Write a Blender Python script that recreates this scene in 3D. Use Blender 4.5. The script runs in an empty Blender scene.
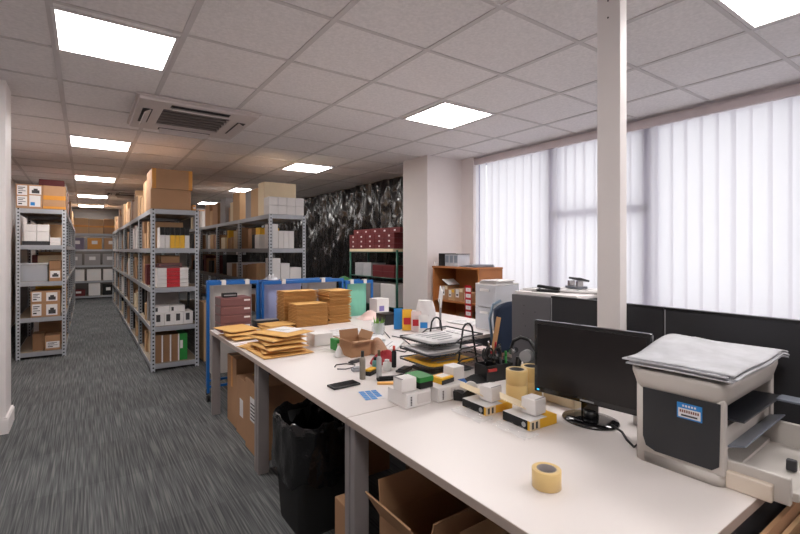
import bpy, bmesh, math, random
from mathutils import Matrix, Vector
random.seed(7)
PI = math.pi
SC = bpy.context.scene
COL = SC.collection
# ------------------------------------------------------------------ camera model (level camera, eye at 1.42)
FPX, HZ, EYE, TH = 449.0, 250.0, 1.42, math.radians(35.1)
SN, CS = math.sin(TH), math.cos(TH)
def at(u, v, z=0.0):
    """point of the horizontal plane z seen in direction (u, v)"""
    a = (u-400)/FPX; b = (HZ-v)/FPX
    t = (z-EYE)/b
    return Vector((t*(a*CS+SN), t*(-a*SN+CS), z))
def dep(p):
    return p[0]*SN+p[1]*CS
# ------------------------------------------------------------------ materials
def lin(c):
    return tuple(((x/255)/12.92 if x/255 <= .04045 else ((x/255+.055)/1.055)**2.4) for x in c)
MATS = {}
def mat(name, rgb, rough=.6, metal=0.0, var=.08, scale=8.0, bump=0.0, bscale=60.0, alpha=1.0, trans=0.0, coat=0.0, spec=.5):
    if name in MATS: return MATS[name]
    m = bpy.data.materials.new(name); m.use_nodes = True
    nt = m.node_tree; b = nt.nodes['Principled BSDF']
    c = lin(rgb)
    b.inputs['Roughness'].default_value = rough
    b.inputs['Metallic'].default_value = metal
    b.inputs['Alpha'].default_value = alpha
    b.inputs['Transmission Weight'].default_value = trans
    b.inputs['Coat Weight'].default_value = coat
    b.inputs['Specular IOR Level'].default_value = spec
    tc = nt.nodes.new('ShaderNodeTexCoord')
    n = nt.nodes.new('ShaderNodeTexNoise'); n.inputs['Scale'].default_value = scale; n.inputs['Detail'].default_value = 3
    nt.links.new(tc.outputs['Object'], n.inputs['Vector'])
    r = nt.nodes.new('ShaderNodeMix'); r.data_type = 'RGBA'
    r.inputs['A'].default_value = tuple(max(0, x*(1-var)) for x in c)+(1,)
    r.inputs['B'].default_value = tuple(min(1, x*(1+var)) for x in c)+(1,)
    nt.links.new(n.outputs['Fac'], r.inputs['Factor'])
    nt.links.new(r.outputs['Result'], b.inputs['Base Color'])
    if bump:
        n2 = nt.nodes.new('ShaderNodeTexNoise'); n2.inputs['Scale'].default_value = bscale; n2.inputs['Detail'].default_value = 4
        nt.links.new(tc.outputs['Object'], n2.inputs['Vector'])
        bp = nt.nodes.new('ShaderNodeBump'); bp.inputs['Strength'].default_value = bump; bp.inputs['Distance'].default_value = .01
        nt.links.new(n2.outputs['Fac'], bp.inputs['Height']); nt.links.new(bp.outputs['Normal'], b.inputs['Normal'])
    MATS[name] = m
    return m
def emit(name, rgb, s):
    m = bpy.data.materials.new(name); m.use_nodes = True
    nt = m.node_tree; nt.nodes.remove(nt.nodes['Principled BSDF'])
    e = nt.nodes.new('ShaderNodeEmission'); e.inputs['Color'].default_value = lin(rgb)+(1,); e.inputs['Strength'].default_value = s
    nt.links.new(e.outputs[0], nt.nodes['Material Output'].inputs['Surface'])
    return m
carton_m = [mat('kraft_card', (172, 132, 98), .8, var=.10), mat('kraft_card_pale', (194, 158, 120), .8, var=.08),
            mat('kraft_card_dark', (142, 106, 76), .8, var=.1)]
white_m = mat('white_card', (226, 222, 220), .6, var=.03)
cream_m = mat('cream_card', (226, 208, 176), .7, var=.05)
grey_card = mat('grey_card', (150, 146, 146), .7)
black_m = mat('black_plastic', (22, 22, 24), .35, var=.1)
blackmatt = mat('black_matt', (18, 18, 19), .7)
dark_m = mat('charcoal', (52, 52, 56), .5)
orange_tape = mat('orange_tape', (206, 140, 52), .35)
paper_m = mat('paper', (224, 222, 222), .7, var=.04)
ink_m = mat('ink', (60, 58, 60), .7)
env_m = mat('manila', (216, 168, 98), .75, var=.08, scale=20)
env_edge = mat('manila_edge', (172, 122, 66), .8, var=.15, scale=60)
red_m = mat('red', (190, 34, 44), .5)
green_m = mat('green', (40, 130, 56), .5)
yellow_m = mat('yellow', (232, 178, 44), .5)
blue_m = mat('blue', (36, 128, 200), .45)
blue_paint = mat('blue_paint', (24, 98, 172), .4)
burg_m = mat('burgundy', (100, 30, 34), .55)
maroon_m = mat('dull_maroon', (116, 74, 74), .6)
steel_m = mat('galvanised', (166, 168, 174), .5, metal=.35, var=.08)
deskm = mat('white_laminate', (226, 219, 216), .38, var=.015, scale=3)
deskedge = mat('beige_edge', (176, 160, 150), .5)
legm = mat('grey_metal', (152, 146, 146), .45, metal=.2)
white_paint = mat('white_paint', (238, 232, 231), .55, var=.015)
wall_m = mat('wall_paint', (232, 224, 222), .8, var=.02, bump=.05, bscale=80)
wood_m = mat('beech_wood', (178, 112, 62), .5, var=.12, scale=5)
chrome_m = mat('chrome', (190, 192, 196), .2, metal=1)
clear_m = mat('clear_plastic', (228, 230, 236), .15, alpha=.32, var=.02)
frost_m = mat('frosted_plastic', (228, 230, 236), .4, alpha=.5, var=.04)
wrap_m = mat('clear_film', (240, 242, 246), .06, alpha=.24, var=.1, scale=20, bump=1.0, bscale=40)
tape_m = mat('buff_tape', (222, 192, 132), .3, var=.03)
kraftwood = mat('ruler_wood', (196, 150, 104), .5)
# ------------------------------------------------------------------ mesh builder
class MB:
    def __init__(s):
        s.bm = bmesh.new(); s.ms = []
    def mi(s, m):
        if m not in s.ms: s.ms.append(m)
        return s.ms.index(m)
    def _fin(s, vs, m, M=None, smooth=False):
        if M is not None:
            for v in vs: v.co = M @ v.co
        i = s.mi(m)
        fs = set(f for v in vs for f in v.link_faces)
        for f in fs:
            f.material_index = i; f.smooth = smooth
        return fs
    def box(s, x0, x1, y0, y1, z0, z1, m, M=None, bev=0.0):
        r = bmesh.ops.create_cube(s.bm, size=1)
        vs = r['verts']
        for v in vs:
            v.co = Vector((x0+(v.co.x+.5)*(x1-x0), y0+(v.co.y+.5)*(y1-y0), z0+(v.co.z+.5)*(z1-z0)))
        fs = s._fin(vs, m, M)
        if bev > 0:
            es = list(set(e for v in vs for e in v.link_edges))
            rb = bmesh.ops.bevel(s.bm, geom=es, offset=bev, segments=2, affect='EDGES', profile=.5)
            for f in rb['faces']: f.material_index = s.mi(m)
        return s
    def cyl(s, p, r, h, m, seg=24, r2=None, M=None, smooth=True, axis='z'):
        T = Matrix.Translation(Vector(p)+Vector((0, 0, h/2)))
        if axis == 'x': T = Matrix.Translation(Vector(p)+Vector((h/2, 0, 0))) @ Matrix.Rotation(PI/2, 4, 'Y')
        if axis == 'y': T = Matrix.Translation(Vector(p)+Vector((0, h/2, 0))) @ Matrix.Rotation(-PI/2, 4, 'X')
        if M is not None: T = M @ T
        q = bmesh.ops.create_cone(s.bm, cap_ends=True, segments=seg, radius1=r, radius2=r if r2 is None else r2, depth=h, matrix=T)
        fs = s._fin(q['verts'], m)
        for f in fs: f.smooth = smooth and len(f.verts) == 4
        return s
    def quad(s, pts, m, smooth=False):
        vs = [s.bm.verts.new(p) for p in pts]
        f = s.bm.faces.new(vs); f.material_index = s.mi(m); f.smooth = smooth
        return s
    def prism(s, pts, z0, z1, m, M=None):
        """polygon in x,y extruded along z"""
        a = [s.bm.verts.new((p[0], p[1], z0)) for p in pts]; b = [s.bm.verts.new((p[0], p[1], z1)) for p in pts]
        n = len(pts)
        s.bm.faces.new(a[::-1]); s.bm.faces.new(b)
        for i in range(n): s.bm.faces.new((a[i], a[(i+1) % n], b[(i+1) % n], b[i]))
        s._fin(a+b, m, M)
        return s
    def lathe(s, prof, m, seg=32, M=None, closed=False):
        """profile of (r, z) spun about z"""
        rings = []
        for (r, z) in prof:
            rings.append([s.bm.verts.new((r*math.cos(2*PI*k/seg), r*math.sin(2*PI*k/seg), z)) for k in range(seg)])
        vs = [v for g in rings for v in g]
        n = len(rings)
        for i in range(n if closed else n-1):
            A, B = rings[i], rings[(i+1) % n]
            for k in range(seg): s.bm.faces.new((A[k], A[(k+1) % seg], B[(k+1) % seg], B[k]))
        s._fin(vs, m, M, True)
        return s
    def tube(s, pts, r, m, seg=8, closed=False, M=None):
        pts = [Vector(p) for p in pts]; n = len(pts); rings = []
        up = None
        for i, p in enumerate(pts):
            if closed: t = pts[(i+1) % n]-pts[i-1]
            else: t = pts[min(i+1, n-1)]-pts[max(i-1, 0)]
            t.normalize()
            if up is None:
                up = Vector((0, 0, 1)) if abs(t.z) < .9 else Vector((1, 0, 0))
            a = t.cross(up)
            if a.length < 1e-4: a = t.orthogonal()
            a.normalize(); b = t.cross(a); up = -b if False else a.cross(t)
            rr = r[i] if isinstance(r, (list, tuple)) else r
            rings.append([s.bm.verts.new(p+rr*(math.cos(2*PI*k/seg)*a+math.sin(2*PI*k/seg)*b)) for k in range(seg)])
        for i in range(n if closed else n-1):
            A, B = rings[i], rings[(i+1) % n]
            for k in range(seg): s.bm.faces.new((A[k], B[k], B[(k+1) % seg], A[(k+1) % seg]))
        if not closed:
            s.bm.faces.new(rings[0]); s.bm.faces.new(rings[-1][::-1])
        s._fin([v for g in rings for v in g], m, M, True)
        return s
    def grid(s, nx, ny, fn, m, smooth=True, thick=0.0):
        V = [[s.bm.verts.new(fn(i/nx, j/ny)) for j in range(ny+1)] for i in range(nx+1)]
        for i in range(nx):
            for j in range(ny):
                f = s.bm.faces.new((V[i][j], V[i+1][j], V[i+1][j+1], V[i][j+1])); f.material_index = s.mi(m); f.smooth = smooth
        return s
    def build(s, name, parent=None, loc=(0, 0, 0), rz=0.0, label=None):
        bmesh.ops.recalc_face_normals(s.bm, faces=s.bm.faces[:])
        me = bpy.data.meshes.new(name); s.bm.to_mesh(me); s.bm.free()
        for m in s.ms: me.materials.append(m)
        o = bpy.data.objects.new(name, me); COL.objects.link(o)
        o.location = loc; o.rotation_euler = (0, 0, rz)
        if parent is not None: o.parent = parent
        if label: o['label'] = label
        return o
def tag(o, label, cat, group=None):
    o['label'] = label; o['category'] = cat
    if group: o['group'] = group
    return o
def thing(name, label, cat, loc=(0, 0, 0), rz=0.0, group=None):
    o = bpy.data.objects.new(name, None); COL.objects.link(o)
    o.location = loc; o.rotation_euler = (0, 0, rz); o.empty_display_size = .05
    return tag(o, label, cat, group)
def struct(mb, name):
    o = mb.build(name); o['kind'] = 'structure'; return o
def dup(root, loc, rz=None, label=None, group=None):
    r = root.copy(); COL.objects.link(r); r.location = loc
    if rz is not None: r.rotation_euler = (0, 0, rz)
    if label: r['label'] = label
    if group: r['group'] = group
    for ch in list(root.children):
        c = ch.copy(); COL.objects.link(c); c.parent = r
        for g in list(ch.children):
            d = g.copy(); COL.objects.link(d); d.parent = c
    return r
DZ = .731      # things resting on the desks
CEIL = 2.736
# ================================================================== SETTING
fl = bpy.data.materials.new('striped_carpet'); fl.use_nodes = True
nt = fl.node_tree; b = nt.nodes['Principled BSDF']; b.inputs['Roughness'].default_value = .95; b.inputs['Specular IOR Level'].default_value = .15
tc = nt.nodes.new('ShaderNodeTexCoord'); mp = nt.nodes.new('ShaderNodeMapping'); mp.inputs['Scale'].default_value = (120, 2.6, 1)
n1 = nt.nodes.new('ShaderNodeTexNoise'); n1.inputs['Scale'].default_value = 1; n1.inputs['Detail'].default_value = 2.5
nt.links.new(tc.outputs['Object'], mp.inputs['Vector']); nt.links.new(mp.outputs[0], n1.inputs['Vector'])
rp = nt.nodes.new('ShaderNodeValToRGB')
rp.color_ramp.elements[0].position = .36; rp.color_ramp.elements[0].color = lin((80, 81, 82))+(1,)
rp.color_ramp.elements[1].position = .66; rp.color_ramp.elements[1].color = lin((122, 122, 121))+(1,)
e = rp.color_ramp.elements.new(.52); e.color = lin((100, 102, 103))+(1,)
nt.links.new(n1.outputs['Fac'], rp.inputs['Fac'])
ck = nt.nodes.new('ShaderNodeTexChecker'); ck.inputs['Scale'].default_value = 1/.66
ck.inputs['Color1'].default_value = (.90, .90, .90, 1); ck.inputs['Color2'].default_value = (1, 1, 1, 1)
nt.links.new(tc.outputs['Object'], ck.inputs['Vector'])
mx = nt.nodes.new('ShaderNodeMix'); mx.data_type = 'RGBA'; mx.blend_type = 'MULTIPLY'; mx.inputs['Factor'].default_value = 1
nt.links.new(rp.outputs[0], mx.inputs['A']); nt.links.new(ck.outputs['Color'], mx.inputs['B'])
nt.links.new(mx.outputs['Result'], b.inputs['Base Color'])
n2 = nt.nodes.new('ShaderNodeTexNoise'); n2.inputs['Scale'].default_value = 260
nt.links.new(tc.outputs['Object'], n2.inputs['Vector'])
bp = nt.nodes.new('ShaderNodeBump'); bp.inputs['Strength'].default_value = .4; bp.inputs['Distance'].default_value = .004
nt.links.new(n2.outputs['Fac'], bp.inputs['Height']); nt.links.new(bp.outputs[0], b.inputs['Normal'])
struct(MB().box(-2.7, 4.9, -2.7, 17.4, -.1, 0, fl), 'floor')
# ceiling: tiles with a speckled face, tee bars between
ct = mat('ceiling_tile', (238, 233, 233), .9, var=.16, scale=48, bump=.25, bscale=120)
struct(MB().box(-2.7, 4.9, -2.7, 17.4, CEIL, CEIL+.1, ct), 'ceiling')
teem = mat('tee_bar', (212, 206, 206), .6)
XL = [-2.24, -1.54, -.84, -.155, .50, 1.168, 1.84, 2.56, 3.262, 3.95]
YL = [-2.38, -1.7, -1.03, -.35, .32, 1.0, 1.672, 2.313, 2.992, 3.67]
while YL[-1] < 16.6: YL.append(YL[-1]+.672)
g = MB()
for x in XL: g.box(x-.017, x+.017, -2.6, 17.1, CEIL-.006, CEIL, teem)
for y in YL: g.box(-2.6, 4.5, y-.013, y+.013, CEIL-.0055, CEIL, teem)
struct(g, 'trim_1')
# walls
struct(MB().box(-2.7, 4.9, 17.1, 17.3, 0, CEIL, mat('dark_wall', (92, 86, 82), .8)), 'wall_back')
struct(MB().box(-2.7, 4.9, -2.7, -2.5, 0, CEIL, wall_m), 'wall_front')
struct(MB().box(-2.7, -2.55, -2.5, 4.6, 0, CEIL, wall_m).box(-1.25, -1.1, 4.92, 17.1, 0, CEIL, wall_m), 'wall_left')
struct(MB().box(-2.55, -.5, 4.6, 4.92, 0, CEIL, white_paint), 'wall_end')
struct(MB().box(-2.55, -.48, 4.58, 4.6, 0, .11, white_paint).box(-.5, -.48, 4.6, 4.94, 0, .11, white_paint)
       .box(-2.55, -.486, 4.586, 4.6, .11, .125, white_paint).box(-.5, -.486, 4.6, 4.934, .11, .125, white_paint), 'baseboard_left')
WX = 4.6    # inner face of the window wall
wr = MB().box(WX, WX+.25, -2.5, 5.0, 0, .8, wall_m).box(WX, WX+.25, 5.0, 17.1, 0, CEIL, wall_m).box(WX, WX+.25, -2.5, -1.4, .8, CEIL, wall_m)
wr.box(WX, WX+.25, -1.4, 5.0, 2.70, CEIL, wall_m).box(4.52, WX, 4.62, 4.86, 0, CEIL, wall_m)
struct(wr, 'wall_right')
struct(MB().box(4.42, WX, -2.4, 4.6, .76, .79, white_paint), 'trim_2')
struct(MB().box(3.88, WX, 4.86, 5.44, 0, CEIL, wall_m), 'wall_column')
# window frame with mullions and transoms, glass behind the blind
frm = mat('window_frame', (150, 146, 172), .5)
wf = MB()
mull = [4.70, 3.36, 2.24, .92, -.2, -1.3]
for y in mull: wf.box(WX+.01, WX+.09, y-.065, y+.065, .8, 2.7, frm)
for z in (.82, 2.66): wf.box(WX+.01, WX+.09, -1.36, 4.76, z-.03, z+.03, frm)
wf.box(WX+.01, WX+.09, 2.24, 3.36, 1.80, 1.88, frm)
struct(wf, 'window_1')
gl = bpy.data.materials.new('window_glass'); gl.use_nodes = True
nt = gl.node_tree; nt.nodes.remove(nt.nodes['Principled BSDF'])
a1 = nt.nodes.new('ShaderNodeBsdfTransparent'); a2 = nt.nodes.new('ShaderNodeBsdfGlossy'); a2.inputs['Roughness'].default_value = .02
ms = nt.nodes.new('ShaderNodeMixShader'); ms.inputs[0].default_value = .06
nt.links.new(a1.outputs[0], ms.inputs[1]); nt.links.new(a2.outputs[0], ms.inputs[2]); nt.links.new(ms.outputs[0], nt.nodes['Material Output'].inputs[0])
gp = MB().box(WX+.08, WX+.09, -1.3, 4.64, .82, 2.66, gl).build('pane', bpy.data.objects['window_1'])
# vertical blind
bl = bpy.data.materials.new('blind_fabric'); bl.use_nodes = True
nt = bl.node_tree; nt.nodes.remove(nt.nodes['Principled BSDF'])
d1 = nt.nodes.new('ShaderNodeBsdfDiffuse'); d1.inputs[0].default_value = lin((238, 237, 241))+(1,)
d2 = nt.nodes.new('ShaderNodeBsdfTranslucent'); d2.inputs[0].default_value = lin((247, 246, 250))+(1,)
ms = nt.nodes.new('ShaderNodeMixShader'); ms.inputs[0].default_value = .66
nt.links.new(d1.outputs[0], ms.inputs[1]); nt.links.new(d2.outputs[0], ms.inputs[2])
tp = nt.nodes.new('ShaderNodeBsdfTransparent'); m2 = nt.nodes.new('ShaderNodeMixShader'); m2.inputs[0].default_value = .12
nt.links.new(ms.outputs[0], m2.inputs[1]); nt.links.new(tp.outputs[0], m2.inputs[2]); nt.links.new(m2.outputs[0], nt.nodes['Material Output'].inputs[0])
blind = thing('vertical_blind', 'long white vertical blind drawn across the whole window', 'blind', (4.555, 0, 0))
railm = mat('blind_rail', (222, 210, 212), .5)
MB().box(-.03, .03, -1.4, 4.615, 2.625, 2.70, railm, bev=.004).build('headrail', blind)
slat_meshes = {}
y = -1.35; k = 0
while y < 4.60:
    ang = random.choice([5, 7, 6, 9, 6, 15])
    sm = MB()
    hw = .080; aa = math.radians(ang)
    def f(i, j):
        s_ = (i*2-1)*hw
        bow = .006*(1-(i*2-1)**2)
        return (s_*math.sin(aa)+bow, s_*math.cos(aa), .86+j*1.765)
    sm.grid(6, 1, f, bl)
    sm.build('slat', blind, (0, y, 0)); y += .127+random.uniform(-.014, .014)
# ================================================================== LIGHTS
lit = emit('lit_diffuser', (255, 250, 247), 18.0)
lframe = mat('light_frame', (228, 222, 222), .5)
L0 = thing('ceiling_light', '', 'ceiling light', (.165, 3.365, CEIL))
MB().box(-.315, .315, -.315, -.296, -.012, -.001, lframe).box(-.315, .315, .296, .315, -.012, -.001, lframe)\
    .box(-.315, -.296, -.296, .296, -.012, -.001, lframe).box(.296, .315, -.296, .296, -.012, -.001, lframe).build('frame', L0)
MB().box(-.296, .296, -.296, .296, -.008, -.002, lit).build('diffuser', L0)
nm = ['', 'nearest', 'second', 'third', 'fourth', 'fifth']
L0['label'] = 'square lit panel light nearest the camera above the grey aisle, before the air conditioner'; L0['group'] = 'square ceiling panel lights'
for i, yy in enumerate([6.67, 10.0, 13.3, 16.3]):
    dup(L0, (.165, yy, CEIL), label='square lit panel light over the aisle, %s beyond the air conditioner' % ['first', 'second', 'third', 'last and farthest'][i])
for yy, lb in [(.66, 'square lit panel light cut by the picture top, in the window-side ceiling by the blind'), (3.33, 'square lit panel light over the far desks, nearest the white column'),
               (6.73, 'square lit panel light in front of the black sheeting and right shelving row'), (10.05, 'square lit panel light above the cream cartons of the right shelving row'), (13.4, 'farthest square panel light over the right shelving row')]:
    dup(L0, (2.915, yy, CEIL), label=lb)
dup(L0, (.165, -.02, CEIL), label='square lit panel light behind the viewer over the aisle')
dup(L0, (2.915, -1.7, CEIL), label='square lit panel light behind the viewer near the window')
# air conditioner cassette
acw = mat('ac_white', (214, 204, 202), .5)
acd = mat('ac_dark', (56, 52, 52), .6)
ac = thing('air_conditioner', 'large white four-way ceiling cassette air conditioner before the shelving rows', 'air conditioner', (.875, 4.83, CEIL), group='ceiling air conditioners')
p = MB()
p.prism([(-.52, -.545), (.52, -.545), (.52, .545), (-.52, .545)], -.022, -.007, acw)
bmA = [(-.52, -.50), (.50, .52)]
p.box(-.50, .50, -.525, -.30, -.05, -.02, acw, bev=.008).box(-.50, .50, .30, .525, -.05, -.02, acw, bev=.008)
p.box(-.50, -.29, -.31, .31, -.05, -.02, acw, bev=.008).box(.29, .50, -.31, .31, -.05, -.02, acw, bev=.008)
p.build('casing', ac)
q = MB().box(-.28, .28, -.29, .29, -.03, -.022, acd)
for i in range(6):
    yy = -.25+i*.1
    q.box(-.285, .285, yy-.012, yy+.012, -.044, -.03, mat('ac_grille', (128, 118, 116), .6))
q.build('grille', ac)
for (x0, x1, y0, y1, rx) in [(-.25, .25, -.47, -.39, 0), (-.25, .25, .39, .47, 0), (-.45, -.37, -.25, .25, 0), (.37, .45, -.25, .25, 0)]:
    MB().box(x0, x1, y0, y1, -.0515, -.045, acd).build('vent_slot', ac)
    cx, cy = (x0+x1)/2, (y0+y1)/2
    f = MB()
    if x1-x0 > y1-y0: f.box(x0+.01, x1-.01, -.03, .03, -.004, .004, acw, Matrix.Translation((0, cy, -.070)) @ Matrix.Rotation(-.55 if cy > 0 else .55, 4, 'X'))
    else: f.box(-.03, .03, y0+.01, y1-.01, -.004, .004, acw, Matrix.Translation((cx, 0, -.070)) @ Matrix.Rotation(.55 if cx > 0 else -.55, 4, 'Y'))
    f.build('louvre', ac)
dup(ac, (.875, 12.1, CEIL), label='distant ceiling cassette air conditioner far down the aisle')
# white square post
pp = thing('square_post', 'slim white square post rising from between the desks to the ceiling', 'post', (2.06, 1.173, 0))
MB().box(-.03, .03, -.057, .057, 0, CEIL-.007, white_paint, bev=.003).build('shaft', pp)
MB().box(-.0345, .0345, -.0615, .0615, 0, .02, white_paint).build('foot_plate', pp)
MB().cyl((-.0335, .0, 2.52), .004, .003, ink_m, 8, axis='x').cyl((-.0335, .0, 2.6), .004, .003, ink_m, 8, axis='x').build('screw_holes', pp)
# ================================================================== SHELVING
# perforated upright material: dark slots punched at a steady pitch
up_m = bpy.data.materials.new('perforated_steel'); up_m.use_nodes = True
nt = up_m.node_tree; b = nt.nodes['Principled BSDF']; b.inputs['Roughness'].default_value = .5; b.inputs['Metallic'].default_value = .25
tc = nt.nodes.new('ShaderNodeTexCoord'); sp = nt.nodes.new('ShaderNodeSeparateXYZ'); nt.links.new(tc.outputs['Object'], sp.inputs[0])
m_ = nt.nodes.new('ShaderNodeMath'); m_.operation = 'PINGPONG'; m_.inputs[1].default_value = .022; nt.links.new(sp.outputs['Z'], m_.inputs[0])
lt = nt.nodes.new('ShaderNodeMath'); lt.operation = 'LESS_THAN'; lt.inputs[1].default_value = .009; nt.links.new(m_.outputs[0], lt.inputs[0])
# only the middle of each flange: distance to the corner between .015 and .032
mxv = nt.nodes.new('ShaderNodeVectorMath'); mxv.operation = 'ABSOLUTE'; nt.links.new(tc.outputs['Object'], mxv.inputs[0])
sp2 = nt.nodes.new('ShaderNodeSeparateXYZ'); nt.links.new(mxv.outputs[0], sp2.inputs[0])
mm = nt.nodes.new('ShaderNodeMath'); mm.operation = 'MAXIMUM'; nt.links.new(sp2.outputs['X'], mm.inputs[0]); nt.links.new(sp2.outputs['Y'], mm.inputs[1])
cmp = nt.nodes.new('ShaderNodeMath'); cmp.operation = 'COMPARE'; cmp.inputs[1].default_value = .026; cmp.inputs[2].default_value = .009; nt.links.new(mm.outputs[0], cmp.inputs[0])
ml = nt.nodes.new('ShaderNodeMath'); ml.operation = 'MULTIPLY'; nt.links.new(lt.outputs[0], ml.inputs[0]); nt.links.new(cmp.outputs[0], ml.inputs[1])
mx = nt.nodes.new('ShaderNodeMix'); mx.data_type = 'RGBA'; mx.inputs['A'].default_value = lin((184, 188, 194))+(1,); mx.inputs['B'].default_value = lin((40, 40, 44))+(1,)
nt.links.new(ml.outputs[0], mx.inputs['Factor']); nt.links.new(mx.outputs['Result'], b.inputs['Base Color'])
LV = [.085, .52, .975, 1.44, 1.90]
LVL = [z*1.03 for z in LV]       # tops of the five shelf decks
deck_m = mat('shelf_deck', (146, 132, 116), .8)
BD, BLEN = .52, 1.45
def make_bay():
    """origin at the bay's base centre; depth along x, length along y"""
    r = thing('shelving_unit', '', 'shelving unit')
    hx, hy = BD/2, BLEN/2-.003
    for sx in (-1, 1):
        for sy in (-1, 1):
            u = MB()
            u.box(min(0, -sx*.045), max(0, -sx*.045), min(0, -sy*.0025), max(0, -sy*.0025), 0, 1.9005, up_m)
            u.box(min(0, -sx*.0025), max(0, -sx*.0025), min(0, -sy*.045), max(0, -sy*.045), 0, 1.9005, up_m)
            u.build('upright', r, (sx*hx, sy*hy, 0))
    for z in LV:
        s = MB()
        a, c = hx-.003, hy-.003
        s.box(-a+.002, a-.002, -c+.002, c-.002, z-.014, z, deck_m)
        for sx in (-1, 1): s.box(sx*a-.0035, sx*a+.0035 if sx < 0 else sx*a, -c, c, z-.055, z+.001, steel_m) if sx < 0 else s.box(a-.0035, a, -c, c, z-.055, z+.001, steel_m)
        for sy in (-1, 1): s.box(-a, a, sy*c-.0035 if sy > 0 else -c, c if sy > 0 else -c+.0035, z-.055, z+.001, steel_m)
        s.build('shelf', r)
    return r
ORD = ['first', 'second', 'third', 'fourth', 'fifth', 'sixth']
MXC, RXC, LXC = .89, 2.275, -.46        # row centre lines
Y0M, Y0R, Y0L = 5.92, 5.90, 7.52
bay0 = make_bay(); bay0.location = (MXC, Y0M+BLEN/2, 0)
bay0['label'] = 'grey steel shelving unit at the near end of the middle row, two cartons on top'
bay0['group'] = 'grey steel shelving units'
for i in range(1, 6):
    dup(bay0, (MXC, Y0M+BLEN*(i+.5), 0), label='grey steel shelving unit, %s bay of the middle row beside the aisle' % ORD[i])
for i in range(5):
    dup(bay0, (RXC, Y0R+BLEN*(i+.5), 0), label='grey steel shelving unit, %s bay of the row before the black sheeting' % ORD[i])
for i in range(5):
    dup(bay0, (LXC, Y0L+BLEN*(i+.5), 0), label='grey steel shelving unit, %s bay of the left row behind the white wall end' % ORD[i]).scale = (1, 1, 1.03)
dup(bay0, (.28, 16.15, 0), PI/2, label='grey steel shelving unit standing across the far end of the aisle')
# ------------------------------------------------------------------ box makers
def carton(name, label, x0, x1, y0, y1, z, h, m=None, cat='box', group=None, rz=0, tape=None, stickers=None, detail=True):
    """a closed carton: body, tape strip over its seam, printed labels (side, u0, u1, v0, v1 as shares of the face)"""
    m = m or carton_m[0]
    cx, cy = (x0+x1)/2, (y0+y1)/2; w, d = (x1-x0), (y1-y0)
    body = MB().box(-w/2, w/2, -d/2, d/2, 0, h, m, bev=min(.004, h/8))
    if not detail and not stickers and not tape:
        o = body.build(name, None, (cx, cy, z), rz); return tag(o, label, cat, group)
    r = thing(name, label, cat, (cx, cy, z), rz, group)
    body.build('body', r)
    if tape:
        t = MB(); e = .0012
        if tape[1] == 'x':   # strip along x over the top and down the two x faces
            t.box(-w/2-e, w/2+e, -.025, .025, h-.0005, h+e, tape[0]); t.box(-w/2-e, -w/2, -.025, .025, h*.55, h, tape[0]); t.box(w/2, w/2+e, -.025, .025, h*.55, h, tape[0])
        else:
            t.box(-.025, .025, -d/2-e, d/2+e, h-.0005, h+e, tape[0]); t.box(-.025, .025, -d/2-e, -d/2, h*.55, h, tape[0]); t.box(-.025, .025, d/2, d/2+e, h*.55, h, tape[0])
        t.build('tape_strip', r)
    for st in (stickers or []):
        side, u0, u1, v0, v1, sm = st[:6]; e = .0015
        s = MB()
        if side == 'f':
            s.box(-w/2+u0*w, -w/2+u1*w, -d/2-e, -d/2+.001, v0*h, v1*h, sm)
            if len(st) > 6:
                for q in st[6]: s.box(-w/2+(u0+(u1-u0)*q[0])*w, -w/2+(u0+(u1-u0)*q[1])*w, -d/2-e-.0006, -d/2-e, (v0+(v1-v0)*q[2])*h, (v0+(v1-v0)*q[3])*h, q[4])
        elif side == 'l':      # the -x face, u runs from far (+y) to near (-y)
            s.box(-w/2-e, -w/2+.001, d/2-u1*d, d/2-u0*d, v0*h, v1*h, sm)
            if len(st) > 6:
                for q in st[6]: s.box(-w/2-e-.0006, -w/2-e, d/2-(u0+(u1-u0)*q[1])*d, d/2-(u0+(u1-u0)*q[0])*d, (v0+(v1-v0)*q[2])*h, (v0+(v1-v0)*q[3])*h, q[4])
        else:                  # top
            s.box(-w/2+u0*w, -w/2+u1*w, -d/2+v0*d, -d/2+v1*d, h-.001, h+e, sm)
            if len(st) > 6:
                for q in st[6]: s.box(-w/2+(u0+(u1-u0)*q[0])*w, -w/2+(u0+(u1-u0)*q[1])*w, -d/2+(v0+(v1-v0)*q[2])*d, -d/2+(v0+(v1-v0)*q[3])*d, h+e, h+e+.0006, q[4])
        s.build('printed_label', r)
    return r
LINES = [(.1, .8, .75, .83, ink_m), (.1, .6, .58, .66, ink_m), (.1, .85, .40, .46, ink_m), (.1, .5, .15, .28, ink_m)]
PICT = [(.2, .85, .12, .5, ink_m), (.35, .7, .5, .68, ink_m)]
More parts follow.
